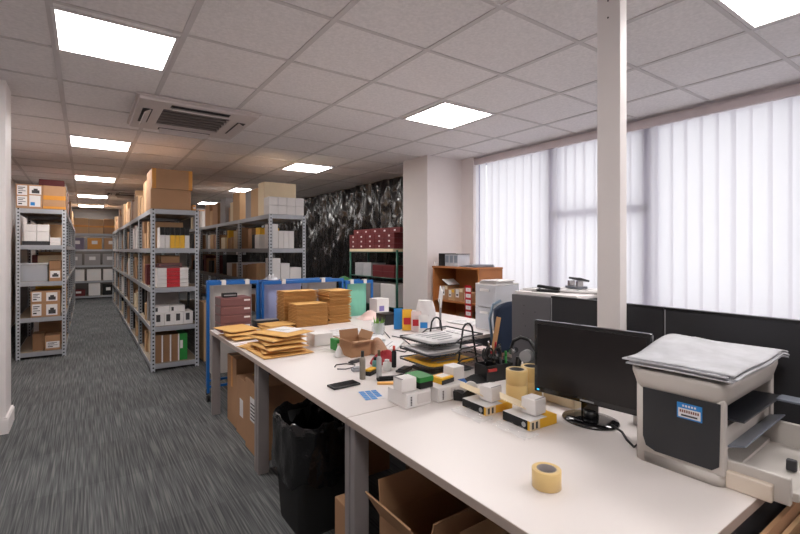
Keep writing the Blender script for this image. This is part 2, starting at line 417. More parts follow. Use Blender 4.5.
# ------------------------------------------------------------------ filler stock on the row sides
KINDS = [('cardboard_box', 'brown carton', carton_m[0], 3), ('cardboard_box', 'pale brown carton', carton_m[1], 3), ('cardboard_box', 'dark brown carton', carton_m[2], 2),
         ('stock_box', 'white stock box', white_m, 3), ('stock_box', 'cream stock box', cream_m, 2), ('stock_box', 'grey stock box', grey_card, 2),
         ('stock_box', 'black stock box', blackmatt, 2), ('stock_box', 'red stock box', burg_m, 1), ('stock_box', 'yellow stock box', yellow_m, 1)]
WK = [k for k in KINDS for _ in range(k[3])]
LNAME = ['bottom', 'second', 'middle', 'fourth', 'top']
def fill_side(xf, side, ya, yb, lev, rowtxt, bay, LV=LV, kinds=WK, dmax=.4):
    """stock standing along the face x = xf; side +1 fills towards +x"""
    y = ya; zz = LV[lev]+.002
    room = (LV[lev+1]-.06-LV[lev]) if lev < 4 else .55
    while True:
        w = random.uniform(.13, .42) if lev in (0, 4) else random.uniform(.08, .30)
        if y+w > yb: break
        k = random.choice(kinds)
        h = min(room*random.uniform(.45, .92), .40 if lev < 4 else .46)
        d = random.uniform(.25, dmax)
        inset = random.uniform(.005, .05)
        xa, xb = (xf+inset, xf+inset+d) if side > 0 else (xf-inset-d, xf-inset)
        lab = '%s on the %s shelf of %s' % (k[1], LNAME[lev], rowtxt % ORD[bay])
        carton(k[0], lab, xa, xb, y, y+w-.006, zz, h, k[2], group=lab, detail=False)
        if h < room*.5 and random.random() < .6:
            k2 = random.choice(kinds); h2 = min(room-h-.02, random.uniform(.08, .2))
            lab = '%s laid on other stock, %s shelf, %s' % (k2[1], LNAME[lev], rowtxt % ORD[bay])
            carton(k2[0], lab, xa+.01, xb-.01, y+.005, y+w-.015, zz+h+.001, h2, k2[2], group=lab, detail=False)
        y += w+random.choice([0, .004, .01, .06])
mtxt = 'the middle row, %s bay'; rtxt = 'the right row, %s bay'; ltxt = 'the left row, %s bay'
KB = [k for k in WK if k[0] == 'cardboard_box']+[KINDS[4]]
for bay in range(6):
    ya, yb = Y0M+BLEN*bay+(.58 if bay == 0 else .05), Y0M+BLEN*(bay+1)-.05
    for lev in range(5):
        fill_side(MXC-BD/2+.01, 1, ya, yb, lev, mtxt, bay, kinds=KB if lev == 4 else WK)
KR = WK+[KINDS[6]]*3
for bay in range(4):
    ya, yb = Y0R+BLEN*bay+(.5 if bay == 0 else .05), Y0R+BLEN*(bay+1)-.05
    for lev in (1, 2, 3, 4):
        if lev == 1 and bay > 1: continue
        fill_side(RXC-BD/2+.01, 1, ya, yb, lev, rtxt, bay, kinds=[KINDS[1], KINDS[4], KINDS[0], KINDS[3], KINDS[5]] if lev == 4 else KR)
for bay in range(5):
    ya, yb = Y0L+BLEN*bay+(.45 if bay == 0 else .05), Y0L+BLEN*(bay+1)-.05
    for lev in range(5):
        fill_side(LXC+BD/2-.01, -1, ya, yb, lev, ltxt, bay, LVL)
# ------------------------------------------------------------------ near end of the middle row
xm0, xm1, ym = MXC-BD/2, MXC+BD/2, Y0M
ET = [('f', 0, .10, 0, 1, orange_tape), ('f', .9, 1, 0, 1, orange_tape)]
carton('cardboard_box', 'big brown carton on top of the middle row, under its taped twin', xm0, xm0+.43, ym+.01, ym+.5, LV[4]+.003, .235, carton_m[0], group=None)
carton('cardboard_box', 'big brown carton with orange tape edges, uppermost on the middle row', xm0+.01, xm0+.445, ym+.0, ym+.5, LV[4]+.24, .235, carton_m[0], stickers=ET)
carton('stock_box', 'small orange packet at the top corner of the middle row', xm0+.45, xm0+.492, ym+.03, ym+.12, LV[4]+.003, .07, orange_tape, stickers=[('f', .2, .8, .3, .6, white_m)])
bx = xm0+.10
for i in range(6):     # yellow banded boxes
    w = .054
    x0 = bx+i*w
    bandm = yellow_m
    r = carton('stock_box', 'white box with black top and yellow band on the fourth shelf end, middle row', x0, x0+w-.003, ym+.05, ym+.30, LV[3]+.002, .25, white_m,
               group='yellow banded boxes on the middle row end', stickers=[('f', 0, 1, .62, 1, blackmatt)]+([('f', 0, 1, .0, .62, yellow_m)] if 1 < i < 5 else []))
bx = xm0+.07
for j in range(5):
    carton('stock_box', 'flat white box with wide red band, stacked on the middle shelf of the near bay', bx, bx+.34, ym+.05, ym+.30, LV[2]+.002+j*.046, .0445, white_m,
           group='red banded boxes on the middle row end', stickers=[('f', .30, .72, .0, 1, red_m)])
carton('stock_box', 'dark flat book box lying on the red banded boxes', bx+.02, bx+.27, ym+.07, ym+.30, LV[2]+.235, .05, maroon_m, stickers=[('f', .1, .9, .4, .6, ink_m)])
carton('stock_box', 'brown carton on the dark book box of the middle shelf', bx+.05, bx+.25, ym+.1, ym+.30, LV[2]+.287, .09, carton_m[2], detail=False)
bx = xm0+.04
for i in range(4):
    carton('stock_box', 'white box with black square on its end, second shelf of the near bay', bx+i*.106, bx+i*.106+.103, ym+.05, ym+.32, LV[1]+.002, .15, white_m,
           group='white boxes with black squares', stickers=[('f', .2, .62, .32, .88, ink_m)])
for i in range(2):
    carton('stock_box', 'white box lying on the boxes with black squares, second shelf', bx+i*.17, bx+i*.17+.165, ym+.08, ym+.3, LV[1]+.154, .075, white_m,
           group='white boxes lying on the black square boxes', stickers=[('f', .1, .25, .2, .8, ink_m)])
bx = xm0+.05
for i in range(4):
    gm = [maroon_m, maroon_m, maroon_m, green_m][i]
    lb = 'green box on the bottom shelf end of the middle row' if i == 3 else 'dull brown box with white stripe on the bottom shelf end'
    carton('stock_box', lb, bx+i*.088, bx+i*.088+.085, ym+.06, ym+.36, LV[0]+.002, .32, gm if i == 3 else carton_m[2],
           group=None if i == 3 else 'brown striped boxes at the bottom of the middle row',
           stickers=[('f', .8, .98, 0, 1, white_m)] if i < 3 else [('f', .05, .4, .45, .75, white_m)])
# ------------------------------------------------------------------ near end of the left row
xl0, yl = LXC-BD/2, Y0L
carton('cardboard_box', 'carton covered in shipping labels on top of the left row', xl0, xl0+.27, yl+.01, yl+.4, LVL[4]+.003, .31, carton_m[0],
       stickers=[('f', .05, .42, .55, .95, paper_m, LINES), ('f', .5, .95, .6, .95, paper_m, PICT), ('f', .05, .42, .1, .5, paper_m, LINES), ('f', .5, .92, .08, .55, paper_m, [(.1, .5, .1, .4, blue_m)])])
carton('cardboard_box', 'plain carton with orange tape on top of the left row, beside the labelled one', xl0+.275, xl0+.515, yl+.01, yl+.4, LVL[4]+.003, .31, carton_m[0], stickers=[('f', 0, 1, .40, .58, orange_tape), ('f', 0, 1, .02, .12, orange_tape)])
carton('storage_tray', 'dark flat tray under white boxes, fourth shelf of the left row', xl0+.06, xl0+.34, yl+.04, yl+.35, LVL[3]+.002, .05, dark_m, cat='tray')
for i in range(2):
    for j in range(2):
        carton('stock_box', 'plain white box in the block of four on the dark tray', xl0+.08+i*.13, xl0+.205+i*.13, yl+.05, yl+.3, LVL[3]+.053+j*.13, .127 if j == 0 else .09, white_m, group='white boxes on the dark tray', detail=False)
for j in range(3):
    carton('stock_box', 'flat white box beside the dark tray, left row', xl0+.345, xl0+.46, yl+.03, yl+.3, LVL[3]+.002+j*.034, .032, white_m, group='flat white boxes stacked beside the dark tray', detail=False)
tb = thing('storage_bin', 'clear plastic storage bin with pale lid on the middle shelf of the left row', 'storage bin', (xl0+.18, yl+.22, LVL[2]+.002))
bn = MB()
for (x0, x1, y0, y1) in [(-.14, .14, -.16, -.155), (-.14, .14, .155, .16), (-.14, -.135, -.155, .155), (.135, .14, -.155, .155)]: bn.box(x0, x1, y0, y1, .0, .22, clear_m)
bn.box(-.14, .14, -.16, .16, 0, .005, clear_m).build('tub', tb)
MB().box(-.15, .15, -.17, .17, .221, .24, frost_m, bev=.004).build('lid', tb)
carton('stock_box', 'blue grey packet inside the clear storage bin', xl0+.07, xl0+.28, yl+.09, yl+.3, LVL[2]+.008, .13, mat('slate_blue', (74, 86, 116), .6), detail=False)
carton('cardboard_box', 'carton with white label to the side of the clear bin', xl0+.335, xl0+.465, yl+.03, yl+.35, LVL[2]+.002, .15, carton_m[0], stickers=[('f', .1, .9, .3, .9, paper_m, PICT)])
carton('cardboard_box', 'dark carton lying on the labelled carton near the clear bin', xl0+.335, xl0+.465, yl+.03, yl+.35, LVL[2]+.154, .12, carton_m[2], detail=False)
for j in range(2):
    carton('cardboard_box', ['lower', 'upper'][j]+' brown carton with two white labels, second shelf of the left row', xl0+.145, xl0+.455, yl+.03, yl+.4, LVL[1]+.002+j*.192, .19 if j == 0 else .15, carton_m[0],
           stickers=[('f', .05, .36, .1, .9, paper_m, LINES), ('f', .52, .9, .1, .85, paper_m, PICT)])
carton('cardboard_box', 'brown carton with long white label on the bottom shelf of the left row', xl0+.29, xl0+.455, yl+.03, yl+.33, LVL[0]+.002, .19, carton_m[0], stickers=[('f', .1, .95, .15, .6, paper_m, LINES)])
carton('cardboard_box', 'dark unlabelled carton behind the labelled one, bottom shelf of the left row', xl0+.16, xl0+.283, yl+.1, yl+.35, LVL[0]+.002, .22, carton_m[2], detail=False)
# ------------------------------------------------------------------ far end unit across the aisle
yb = 16.15-BD/2
spec = [(4, [(-.34, .10, .44, carton_m[1], 'brown'), (.11, .46, .42, carton_m[1], 'pale brown'), (.47, .90, .44, carton_m[0], 'taller brown')]),
        (3, [(-.36, .0, .33, mat('mauve', (108, 98, 118), .6), 'mauve'), (.07, .42, .33, orange_tape, 'tan'), (.48, .84, .33, carton_m[0], 'brown')]),
        (2, [(-.40, -.06, .33, grey_card, 'grey'), (.0, .38, .33, grey_card, 'middle grey'), (.44, .80, .33, grey_card, 'darker grey')]),
        (1, [(-.34, .0, .33, white_m, 'white'), (.06, .40, .33, white_m, 'middle white'), (.46, .82, .33, white_m, 'large white')]),
        (0, [(-.30, .02, .18, burg_m, 'dark red'), (.10, .38, .36, white_m, 'tall white'), (.44, .72, .3, blackmatt, 'black')])]
for lev, items in spec:
    for (x0, x1, h, m, nm_) in items:
        carton('cardboard_box' if lev == 4 else 'storage_bin', '%s box on the %s shelf at the far aisle end' % (nm_, LNAME[lev]), x0, x1, yb+.03, yb+.4, LV[lev]+.003, h, m,
               stickers=[('f', .3, .7, .45, .75, paper_m)] if lev < 4 else [('f', 0, 1, .42, .55, orange_tape)])
# ------------------------------------------------------------------ near end of the right row
xr0, yr = RXC-BD/2, Y0R
for j in range(2):
    for i in range(4):
        carton('stock_box', 'long white box in the block on top of the right row end', xr0+i*.124, xr0+i*.124+.122, yr+.005, yr+.22, LV[4]+.003+j*.118, .116, white_m, group='white boxes in the block on the right row', detail=False)
carton('cardboard_box', 'cream wood-coloured carton behind the white block on top of the right row', xr0+.01, xr0+.47, yr+.23, yr+.5, LV[4]+.003, .46, cream_m, stickers=[('f', .22, .26, .5, .56, ink_m)])
for i in range(3):
    carton('stock_box', 'white upright box on the fourth shelf of the right row end', xr0+.14+i*.075, xr0+.14+i*.075+.073, yr+.04, yr+.25, LV[3]+.002, .24, white_m, group='white upright boxes of the right row', detail=False)
carton('stock_box', 'taller pale box beside the white uprights, fourth shelf of the right row', xr0+.04, xr0+.135, yr+.04, yr+.3, LV[3]+.002, .33, white_m, detail=False)
for i, (x0, x1, h) in enumerate([(.05, .17, .33), (.175, .30, .26), (.305, .47, .20)]):
    carton('stock_box', '%s white box above the blue cage rail, right row' % ['tall', 'middling', 'low wide'][i], xr0+x0, xr0+x1, yr+.04, yr+.3, LV[2]+.002, h, white_m, detail=False)
# ------------------------------------------------------------------ black sheeting
sheet = bpy.data.materials.new('black_polythene'); sheet.use_nodes = True
nt = sheet.node_tree; b = nt.nodes['Principled BSDF']; b.inputs['Base Color'].default_value = lin((30, 29, 30))+(1,); b.inputs['Roughness'].default_value = .2; b.inputs['Specular IOR Level'].default_value = .9
tc = nt.nodes.new('ShaderNodeTexCoord'); mp = nt.nodes.new('ShaderNodeMapping'); mp.inputs['Scale'].default_value = (1, 3.2, 1.5)
n1 = nt.nodes.new('ShaderNodeTexNoise'); n1.inputs['Scale'].default_value = 1.5; n1.inputs['Detail'].default_value = 2.2; n1.inputs['Distortion'].default_value = .3
nt.links.new(tc.outputs['Object'], mp.inputs[0]); nt.links.new(mp.outputs[0], n1.inputs['Vector'])
bp = nt.nodes.new('ShaderNodeBump'); bp.inputs['Strength'].default_value = 1; bp.inputs['Distance'].default_value = .11
nt.links.new(n1.outputs['Fac'], bp.inputs['Height']); nt.links.new(bp.outputs[0], b.inputs['Normal'])
sb = MB()
def fs(i, j):
    y = 5.46+i*10.5; z = .05+j*2.66
    return (.03*math.sin(y*7)+.018*math.sin(y*19+z*2)+.012*math.sin(z*9+y*4), y, z)
sb.grid(220, 24, fs, sheet)
so = sb.build('plastic_sheet', None, (4.52, 0, 0)); tag(so, 'crumpled shiny black polythene sheeting hung over the wall behind the shelving', 'plastic sheet')
# ------------------------------------------------------------------ green wire rack in front of it
gm = mat('green_enamel', (14, 84, 66), .4)
rk = thing('wire_rack', 'green wire shelving rack against the black sheeting, maroon boxes on top', 'rack', (4.19, 6.52, 0))
for sx in (-1, 1):
    for sy in (-1, 1):
        MB().cyl((sx*.19, sy*.75, 0), .018, 1.42, gm, 12).build('post', rk)
for z in (.12, .5, .965, 1.385):
    w = MB()
    for sx in (-1, 1): w.tube([(sx*.19, -.75, z), (sx*.19, .75, z)], .008, gm)
    for sy in (-1, 1): w.tube([(-.19, sy*.75, z), (.19, sy*.75, z)], .008, gm)
    for i in range(24): w.box(-.19, .19, -.72+i*.0626-.002, -.72+i*.0626+.002, z-.002, z+.005, gm)
    w.box(-.003, .003, -.75, .75, z-.006, z-.002, gm)
    w.build('wire_shelf', rk)
def gx(y): return y
tr = MB().box(-.2, .2, -.70, .70, 0, .05, cream_m, bev=.003).build('display_tray', None, (4.14, 6.50, 1.392)); tag(tr, 'long cream tray under the maroon boxes on the green rack', 'tray')
for j in range(4):
    n = 5
    for i in range(n):
        y0 = 5.78+i*.29 if j < 3 else 5.62+i*.29
        if j == 3 and i == 4: pass
        lb = 'maroon box with white label in the pile topping the green rack'
        carton('stock_box', lb, 3.95, 4.32, y0, y0+.285, 1.446+j*.083, .081, burg_m, group='maroon boxes topping the green rack', stickers=[('l', .42, .58, .3, .62, white_m)])
for j in range(3):
    for i in range(2):
        carton('stock_box', 'flat pale grey box stacked on the second shelf of the green rack', 4.0, 4.3, 6.55+i*.28, 6.82+i*.28, .973+j*.075, .073, mat('pale_grey', (176, 176, 180), .6), group='pale grey boxes on the green rack', detail=False)
for j in range(2):
    for i in range(2):
        carton('stock_box', 'maroon box on the second shelf of the green rack', 4.0, 4.3, 5.85+i*.33, 6.17+i*.33, .973+j*.1, .098, burg_m, group='maroon boxes on the second shelf of the green rack', detail=False)
for i in range(3):
    carton('cardboard_box', 'grey white carton on the lower shelf of the green rack', 4.0, 4.32, 5.82+i*.46, 6.25+i*.46, .508, .36, grey_card if i else white_m, group='cartons low on the green rack', detail=False)
# ------------------------------------------------------------------ blue mail-bag frames with hanging bags
castor_m = blackmatt
def bag_frame(label, x0, x1, y, zt):
    r = thing('bag_frame', label, 'frame', (0, 0, 0), 0, 'blue bag frames behind the far desks')
    dd = .22; k_ = .04
    for (x, yy) in [(x0, y), (x1, y), (x0+k_, y+dd), (x1-k_, y+dd)]:
        pt = MB().box(x-.011, x+.011, yy-.011, yy+.011, .085, zt, blue_paint).build('post', r)
        MB().cyl((x-.011, yy, .031), .03, .022, castor_m, 16, axis='x').box(x-.004, x+.004, yy-.008, yy+.008, .05, .09, chrome_m).build('castor', r)
    tp_ = MB()
    tp_.box(x0, x1, y-.015, y+.015, zt-.034, zt, blue_paint, bev=.004).box(x0+k_, x1-k_, y+dd-.015, y+dd+.015, zt-.034, zt, blue_paint, bev=.004)
    for sx, xx in ((1, x0), (-1, x1)): tp_.tube([(xx, y, zt-.02), (xx+sx*k_, y+dd, zt-.02)], .013, blue_paint)
    tp_.build('top_rail', r)
    MB().box(x0, x1, y-.01, y+.01, .13, .15, blue_paint).box(x0+k_, x1-k_, y+dd-.01, y+dd+.01, .13, .15, blue_paint).tube([(x0, y, .14), (x0+k_, y+dd, .14)], .01, blue_paint).tube([(x1, y, .14), (x1-k_, y+dd, .14)], .01, blue_paint).build('base_frame', r)
    return r
bag_frame('blue bag frame at the left, its castor by the desk end leg', .945, 1.405, 4.46, 1.122)
bag_frame('blue bag frame in the middle, lilac bag hanging in it', 1.45, 2.34, 4.44, 1.108)
bag_frame('blue bag frame at the right, mint bag hanging in it', 2.385, 2.72, 4.44, 1.075)
def hang_bag(label, x0, x1, y, zt, rgb, alpha):
    m = mat('bag_'+label.split()[0], rgb, .35, alpha=alpha, var=.12, scale=6, bump=.6, bscale=14)
    w = MB(); n = 26
    def ring(t, z):
        # rounded rectangle
        cx, cy, hx, hy = (x0+x1)/2, y+.115, (x1-x0)/2-.012, .078
        a = 2*PI*t; c, s_ = math.cos(a), math.sin(a)
        k = (abs(c)**5+abs(s_)**5)**(-.2)
        sh = 1-.06*(zt-z)/.8+.018*math.sin(9*a+z*9)+.012*math.sin(21*a)
        return (cx+hx*c*k*sh, cy+hy*s_*k*sh, z)
    w.grid(60, 12, lambda i, j: ring(i, zt-j*(zt-.24)), m)
    w.grid(2, 2, lambda i, j: (x0+.09+i*(x1-x0-.18), y+.06+j*.11, .24), m)
    o = w.build('hanging_bag'); tag(o, label, 'bag')
    return o
hang_bag('greyish clear bag hanging in the left blue frame', .965, 1.385, 4.462, 1.08, (196, 190, 184), .85)
hang_bag('lilac clear bag hanging in the middle blue frame', 1.47, 1.90, 4.442, 1.07, (176, 184, 226), .85)
hang_bag('smoky clear bag hanging in the middle blue frame behind the envelope stacks', 1.92, 2.32, 4.442, 1.07, (178, 172, 170), .8)
hang_bag('mint green bag hanging in the right blue frame', 2.40, 2.70, 4.442, 1.04, (150, 226, 196), .92)
for i, (x, z, fr) in enumerate([(1.08, 1.123, 'left'), (1.30, 1.123, 'left'), (1.66, 1.109, 'middle'), (2.1, 1.109, 'middle'), (2.45, 1.076, 'right'), (2.62, 1.076, 'right')]):
    yy = 4.46 if fr == 'left' else 4.44
    c = MB().box(-.02, .02, -.022, .022, 0, .012, white_m).box(-.02, .02, -.024, -.019, -.035, .012, white_m).box(-.02, .02, .019, .024, -.035, .012, white_m)
    o = c.build('clip', None, (x, yy, z)); tag(o, 'white clip on the top rail of the %s blue frame' % fr, 'clip', 'white clips on the %s blue frame' % fr)
for (x, y, lb) in [(1.57, 4.56, 'crumpled clear wrapping lying over the middle blue frame')]:
    w = MB()
    w.grid(16, 16, lambda i, j: (-.05+.11*i, -.12+.22*j, .004+.05*math.sin(PI*i)*math.sin(PI*j)*(1+.5*math.sin(17*i+3)*math.cos(13*j))), mat('wrap_white', (220, 222, 228), .2, alpha=.75, bump=.8, bscale=30))
    o = w.build('plastic_wrapping', None, (x, y, 1.11)); tag(o, lb, 'wrapping')
carton('cardboard_box', 'tall flat brown carton standing on the floor behind the left blue frame', 1.24, 1.42, 6.1, 6.4, .001, .75, carton_m[1], tape=(orange_tape, 'y'))
# ================================================================== DESKS
def make_desk(x0, x1, y0, y1):
    w, d = x1-x0, y1-y0
    r = thing('desk', '', 'desk', ((x0+x1)/2, (y0+y1)/2, 0))
    MB().box(-w/2, w/2, -d/2, d/2, .702, .73, deskm).build('table_top', r)
    MB().box(-w/2-.002, -w/2, -d/2, d/2, .702, .729, deskedge).box(w/2, w/2+.002, -d/2, d/2, .702, .729, deskedge)\
        .box(-w/2, w/2, -d/2-.0015, -d/2, .702, .729, deskedge).box(-w/2, w/2, d/2, d/2+.0015, .702, .729, deskedge).build('edge_band', r)
    for sx in (-1, 1):
        for sy in (-1, 1):
            MB().box(-.034, .034, -.019, .019, 0, .702, legm, bev=.003).build('leg', r, (sx*(w/2-.045), sy*(d/2-.021), 0))
    MB().box(-w/2+.08, w/2-.08, -.02, .02, .66, .70, legm).build('cross_beam', r)
    MB().box(-w/2+.09, w/2-.09, -d/2+.004, -d/2+.02, .61, .70, dark_m).build('end_rail', r)
    return r
ys = [(.45, 1.635), (1.64, 2.865), (2.87, 4.115)]
txt = ['with the printer and monitor, nearest', 'carrying the small parcels and phone', 'carrying the padded envelopes, farthest']
for i, (a_, b_) in enumerate(ys):
    d_ = make_desk(.885, 2.02, a_, b_); d_['label'] = 'white desk %s in the front row' % txt[i]; d_['group'] = 'white desks of the front row'
for i, (a_, b_) in enumerate([(2.60, 3.355), (3.36, 4.115)]):
    d_ = make_desk(2.025, 3.2, a_, b_); d_['label'] = 'white desk %s in the row nearer the window' % ['behind the wire tray', 'farthest from the camera'][i]; d_['group'] = 'white desks of the window row'
# ------------------------------------------------------------------ screens and cabinet behind the monitor
scr = mat('screen_fabric', (44, 44, 48), .75, var=.06, scale=40)
for (y0, y1, lb) in [(.975, 1.57, 'charcoal desk divider screen behind the monitor and the white post'), (.375, .97, 'charcoal desk divider screen behind the printer')]:
    r = thing('desk_screen', lb, 'desk screen', (2.15, (y0+y1)/2, 0), group='charcoal desk screens')
    w = (y1-y0)/2
    MB().box(-.012, .012, -w, w, .735, 1.152, scr, bev=.003).build('panel', r)
    MB().box(-.014, .014, -w, w, 1.152, 1.162, black_m).box(-.013, .013, w-.005, w, .735, 1.152, mat('trim_silver', (150, 150, 154), .4)).build('edge_trim', r)
    for s_ in (-1, 1): MB().box(-.014, .014, s_*w*.8-.02, s_*w*.8+.02, 0, .735, dark_m).build('support', r)
cab = thing('office_cabinet', 'grey cabinet with white top beyond the monitor, papers and hole punch on it', 'cabinet', (2.44, 1.53, 0))
cabm = mat('cabinet_grey', (80, 80, 84), .5)
MB().box(-.24, .2, -.09, .322, .03, 1.15, cabm).build('body', cab)
e_ = MB().box(-.302, -.242, .045, .322, .03, 1.15, mat('panel_grey', (92, 92, 96), .55))
for (yy, z) in [(.23, 1.09), (.235, 1.04), (.15, 1.06), (.12, 1.0), (.22, .97), (.2, .9)]: e_.cyl((-.3035, yy, z), .004, .003, ink_m, 8, axis='x')
e_.build('end_panel', cab)
MB().box(-.27, .22, -.1, .33, 1.15, 1.17, white_paint, bev=.003).build('cabinet_top', cab)
MB().box(-.22, .19, -.08, .3, 0, .03, blackmatt).build('plinth', cab)
TZ = 1.171
def sheet_stack(name, label, x, y, z, w, d, n, rz, m=None, cat='papers', jit=.012, wave=0.0):
    o = MB(); random.seed(int(abs(x*1000+y*77)))
    for i in range(n):
        a = random.uniform(-.05, .05); dx, dy = random.uniform(-jit, jit), random.uniform(-jit, jit)
        M = Matrix.Translation((dx, dy, 0)) @ Matrix.Rotation(a, 4, 'Z')
        o.box(-w/2, w/2, -d/2, d/2, i*.004, i*.004+.003, m or paper_m, M)
    z1 = n*.004-.001
    for (a_, b_, c_) in [(-.38, .2, .35), (-.38, .35, .22), (-.38, .1, .05), (-.38, .3, -.15), (-.38, -.1, -.3)]:
        o.box(a_*w, b_*w, c_*d, (c_+.03)*d, z1, z1+.0006, mat('print_grey', (150, 150, 154), .7))
    q = o.build(name, None, (x, y, z), rz); return tag(q, label, cat)
sheet_stack('paper_stack', 'loose papers on the white cabinet top under the hole punch', 2.40, 1.60, TZ, .21, .30, 4, .3)
sheet_stack('paper_stack', 'loose papers at the far corner of the white cabinet top', 2.32, 1.78, TZ, .2, .1, 4, -.2)
hp = thing('hole_punch', 'grey and black hole punch on the papers of the white cabinet top', 'hole punch', (2.42, 1.60, TZ+.019), 1.2)
MB().box(-.06, .06, -.035, .035, 0, .014, mat('punch_grey', (120, 122, 130), .3, metal=.6), bev=.003).build('base', hp)
for sx in (-1, 1): MB().box(sx*.04-.01, sx*.04+.01, -.012, .025, .014, .045, chrome_m).build('punch_head', hp)
MB().box(-.055, .055, -.04, .03, .05, .062, dark_m, Matrix.Rotation(.25, 4, 'X'), bev=.004).build('lever', hp)
st = thing('stapler', 'black stapler on the white cabinet top near its far corner', 'stapler', (2.255, 1.68, TZ), 1.75)
MB().box(-.07, .07, -.018, .018, 0, .012, black_m, bev=.003).build('base', st)
MB().box(-.07, .065, -.016, .016, .018, .036, black_m, Matrix.Rotation(-.08, 4, 'Y'), bev=.005).cyl((.055, -.012, .012), .008, .024, chrome_m, 10, axis='y').build('arm', st)
# ------------------------------------------------------------------ monitor
mon = thing('monitor', 'black flat computer monitor, switched off, in front of the white post', 'monitor', (1.668, 1.04, DZ), math.radians(-81.9))
fr_m = mat('gloss_black', (14, 14, 16), .12, coat=.5)
c = MB(); c.box(-.233, .236, -.030, -.004, .075, .385, fr_m, bev=.005); c.box(-.2, .2, -.004, .022, .10, .35, black_m, bev=.012); c.build('casing', mon)
MB().box(-.217, .220, -.0315, -.0295, .098, .370, mat('off_screen', (20, 15, 16), .28)).build('display', mon)
MB().box(-.028, .028, -.0312, -.030, .083, .089, mat('logo_grey', (150, 150, 152), .4)).build('maker_mark', mon)
MB().box(-.219, -.209, -.0312, -.0300, .0835, .0895, emit('standby_blue', (60, 190, 255), 1.2)).build('power_light', mon)
MB().prism([(-.035, -.005), (.035, -.005), (.028, .02), (-.028, .02)], .014, .14, fr_m).cyl((0, .008, .012), .03, .03, black_m, 20).build('neck', mon)
MB().lathe([(.0001, 0), (.098, 0), (.103, .004), (.1, .010), (.06, .015), (.0001, .017)], fr_m, 48, Matrix.Diagonal((1.08, .92, 1, 1))).build('foot', mon)
cb = MB().tube([at(612, 425, .745), at(622, 432, .742), at(627, 440, .737), at(634, 447, .737), at(641, 447, .737)+Vector((.03, .02, 0)), Vector((1.9, .83, .737))], .0045, black_m)
o = cb.build('cable'); tag(o, 'black cable curling from the monitor foot towards the printer', 'cable')
c2 = MB().tube([at(579, 402, .75)+Vector((.05, .0, 0)), at(583, 408, .75)+Vector((.06, 0, 0)), Vector((1.78, 1.12, .737)), Vector((1.9, 1.22, .737)), Vector((1.98, 1.3, .737))], .004, white_m)
o = c2.build('cable'); tag(o, 'pale cable trailing behind the foot of the monitor', 'cable')
sk = MB().box(-.02, .02, -.025, .025, 0, .045, white_m, bev=.004).tube([(0, 0, .03), (.03, -.05, .02), (.04, -.1, .006), (.1, -.12, .006)], .006, white_m)
o = sk.build('mains_adapter', None, (1.80, .905, DZ), .3); tag(o, 'white mains adapter on the desk between monitor foot and printer', 'adapter')
# ------------------------------------------------------------------ printer
pr = thing('printer', 'pale grey office printer with dark side panel, papers piled on its lid', 'printer', (1.75, .65, DZ), .04)
pg = mat('printer_grey', (196, 190, 184), .45, var=.02)
pd = mat('printer_dark', (36, 38, 42), .4)
def rrect(x0, x1, y0, y1, r, z, n=5):
    out = []
    for (cx, cy, a0) in [(x1-r, y1-r, 0), (x0+r, y1-r, PI/2), (x0+r, y0+r, PI), (x1-r, y0+r, 1.5*PI)]:
        for i in range(n+1):
            a = a0+PI/2*i/n; out.append((cx+r*math.cos(a), cy+r*math.sin(a), z))
    return out
def loft(mb, rings, m, smooth=True):
    R = [[mb.bm.verts.new(p) for p in g] for g in rings]; n = len(R[0]); i_ = mb.mi(m)
    for a, b_ in zip(R[:-1], R[1:]):
        for k in range(n):
            f = mb.bm.faces.new((a[k], a[(k+1) % n], b_[(k+1) % n], b_[k])); f.material_index = i_; f.smooth = smooth
    for g in (R[0][::-1], R[-1]):
        f = mb.bm.faces.new(g); f.material_index = i_
    return mb
bo = MB()
loft(bo, [rrect(-.25, .25, -.045, .132, .02, z) for z in (.003, .255)], pg)
loft(bo, [rrect(-.25, .25, -.12, .132, .03, z) for z in (.0, .035)], pg)
bo.box(-.25, -.215, -.12, .0, .03, .255, pg, bev=.008).box(.215, .25, -.12, .0, .03, .255, pg, bev=.008)
bo.box(-.22, .22, -.112, -.04, .10, .165, pg)
bo.build('body', pr)
MB().box(-.215, .215, -.047, -.0455, .035, .25, blackmatt).box(-.21, .21, -.075, -.046, .225, .253, pd).build('inner_bay', pr)
sp_ = [(v[0], v[1]) for v in rrect(-.098, .112, .045, .235, .022, 0)]
# dark panel on the -x side: outline in (y, z)
pm = MB(); M_ = Matrix(((0, 0, 1, 0), (1, 0, 0, 0), (0, 1, 0, 0), (0, 0, 0, 1)))
pm.prism([(-.112, .242), (-.108, .06), (-.09, .045), (.066, .045), (.095, .056), (.104, .085), (.104, .242)], -.2535, -.245, pd, M_)
pm.build('side_panel', pr)
ld = MB()
loft(ld, [rrect(-.25, .25, -.12, .132, .03, .236), rrect(-.257, .255, -.126, .136, .03, .262), rrect(-.266, .264, -.133, .142, .03, .290), rrect(-.266, .264, -.133, .142, .03, .304)], pg)
ld.build('lid', pr)
sk = MB().box(-.2555, -.2530, -.066, .002, .175, .222, blue_m).box(-.2562, -.2550, -.062, -.002, .179, .206, paper_m)
for i in range(9): sk.box(-.2568, -.2560, -.058+i*.006, -.054+i*.006, .194, .202, mat('print_brown', (120, 70, 60), .6))
sk.box(-.2568, -.2560, -.054, -.010, .183, .188, ink_m)
for i in range(5): sk.box(-.2562, -.2553, -.05+i*.008, -.045+i*.008, .211, .217, paper_m)
sk.build('sticker', pr)
tray = MB()
tray.box(-.20, .215, -.27, -.10, .012, .024, pg).box(-.215, -.195, -.26, -.10, .0, .075, pg, bev=.004).box(.2, .22, -.27, -.10, .012, .10, pg, bev=.004)
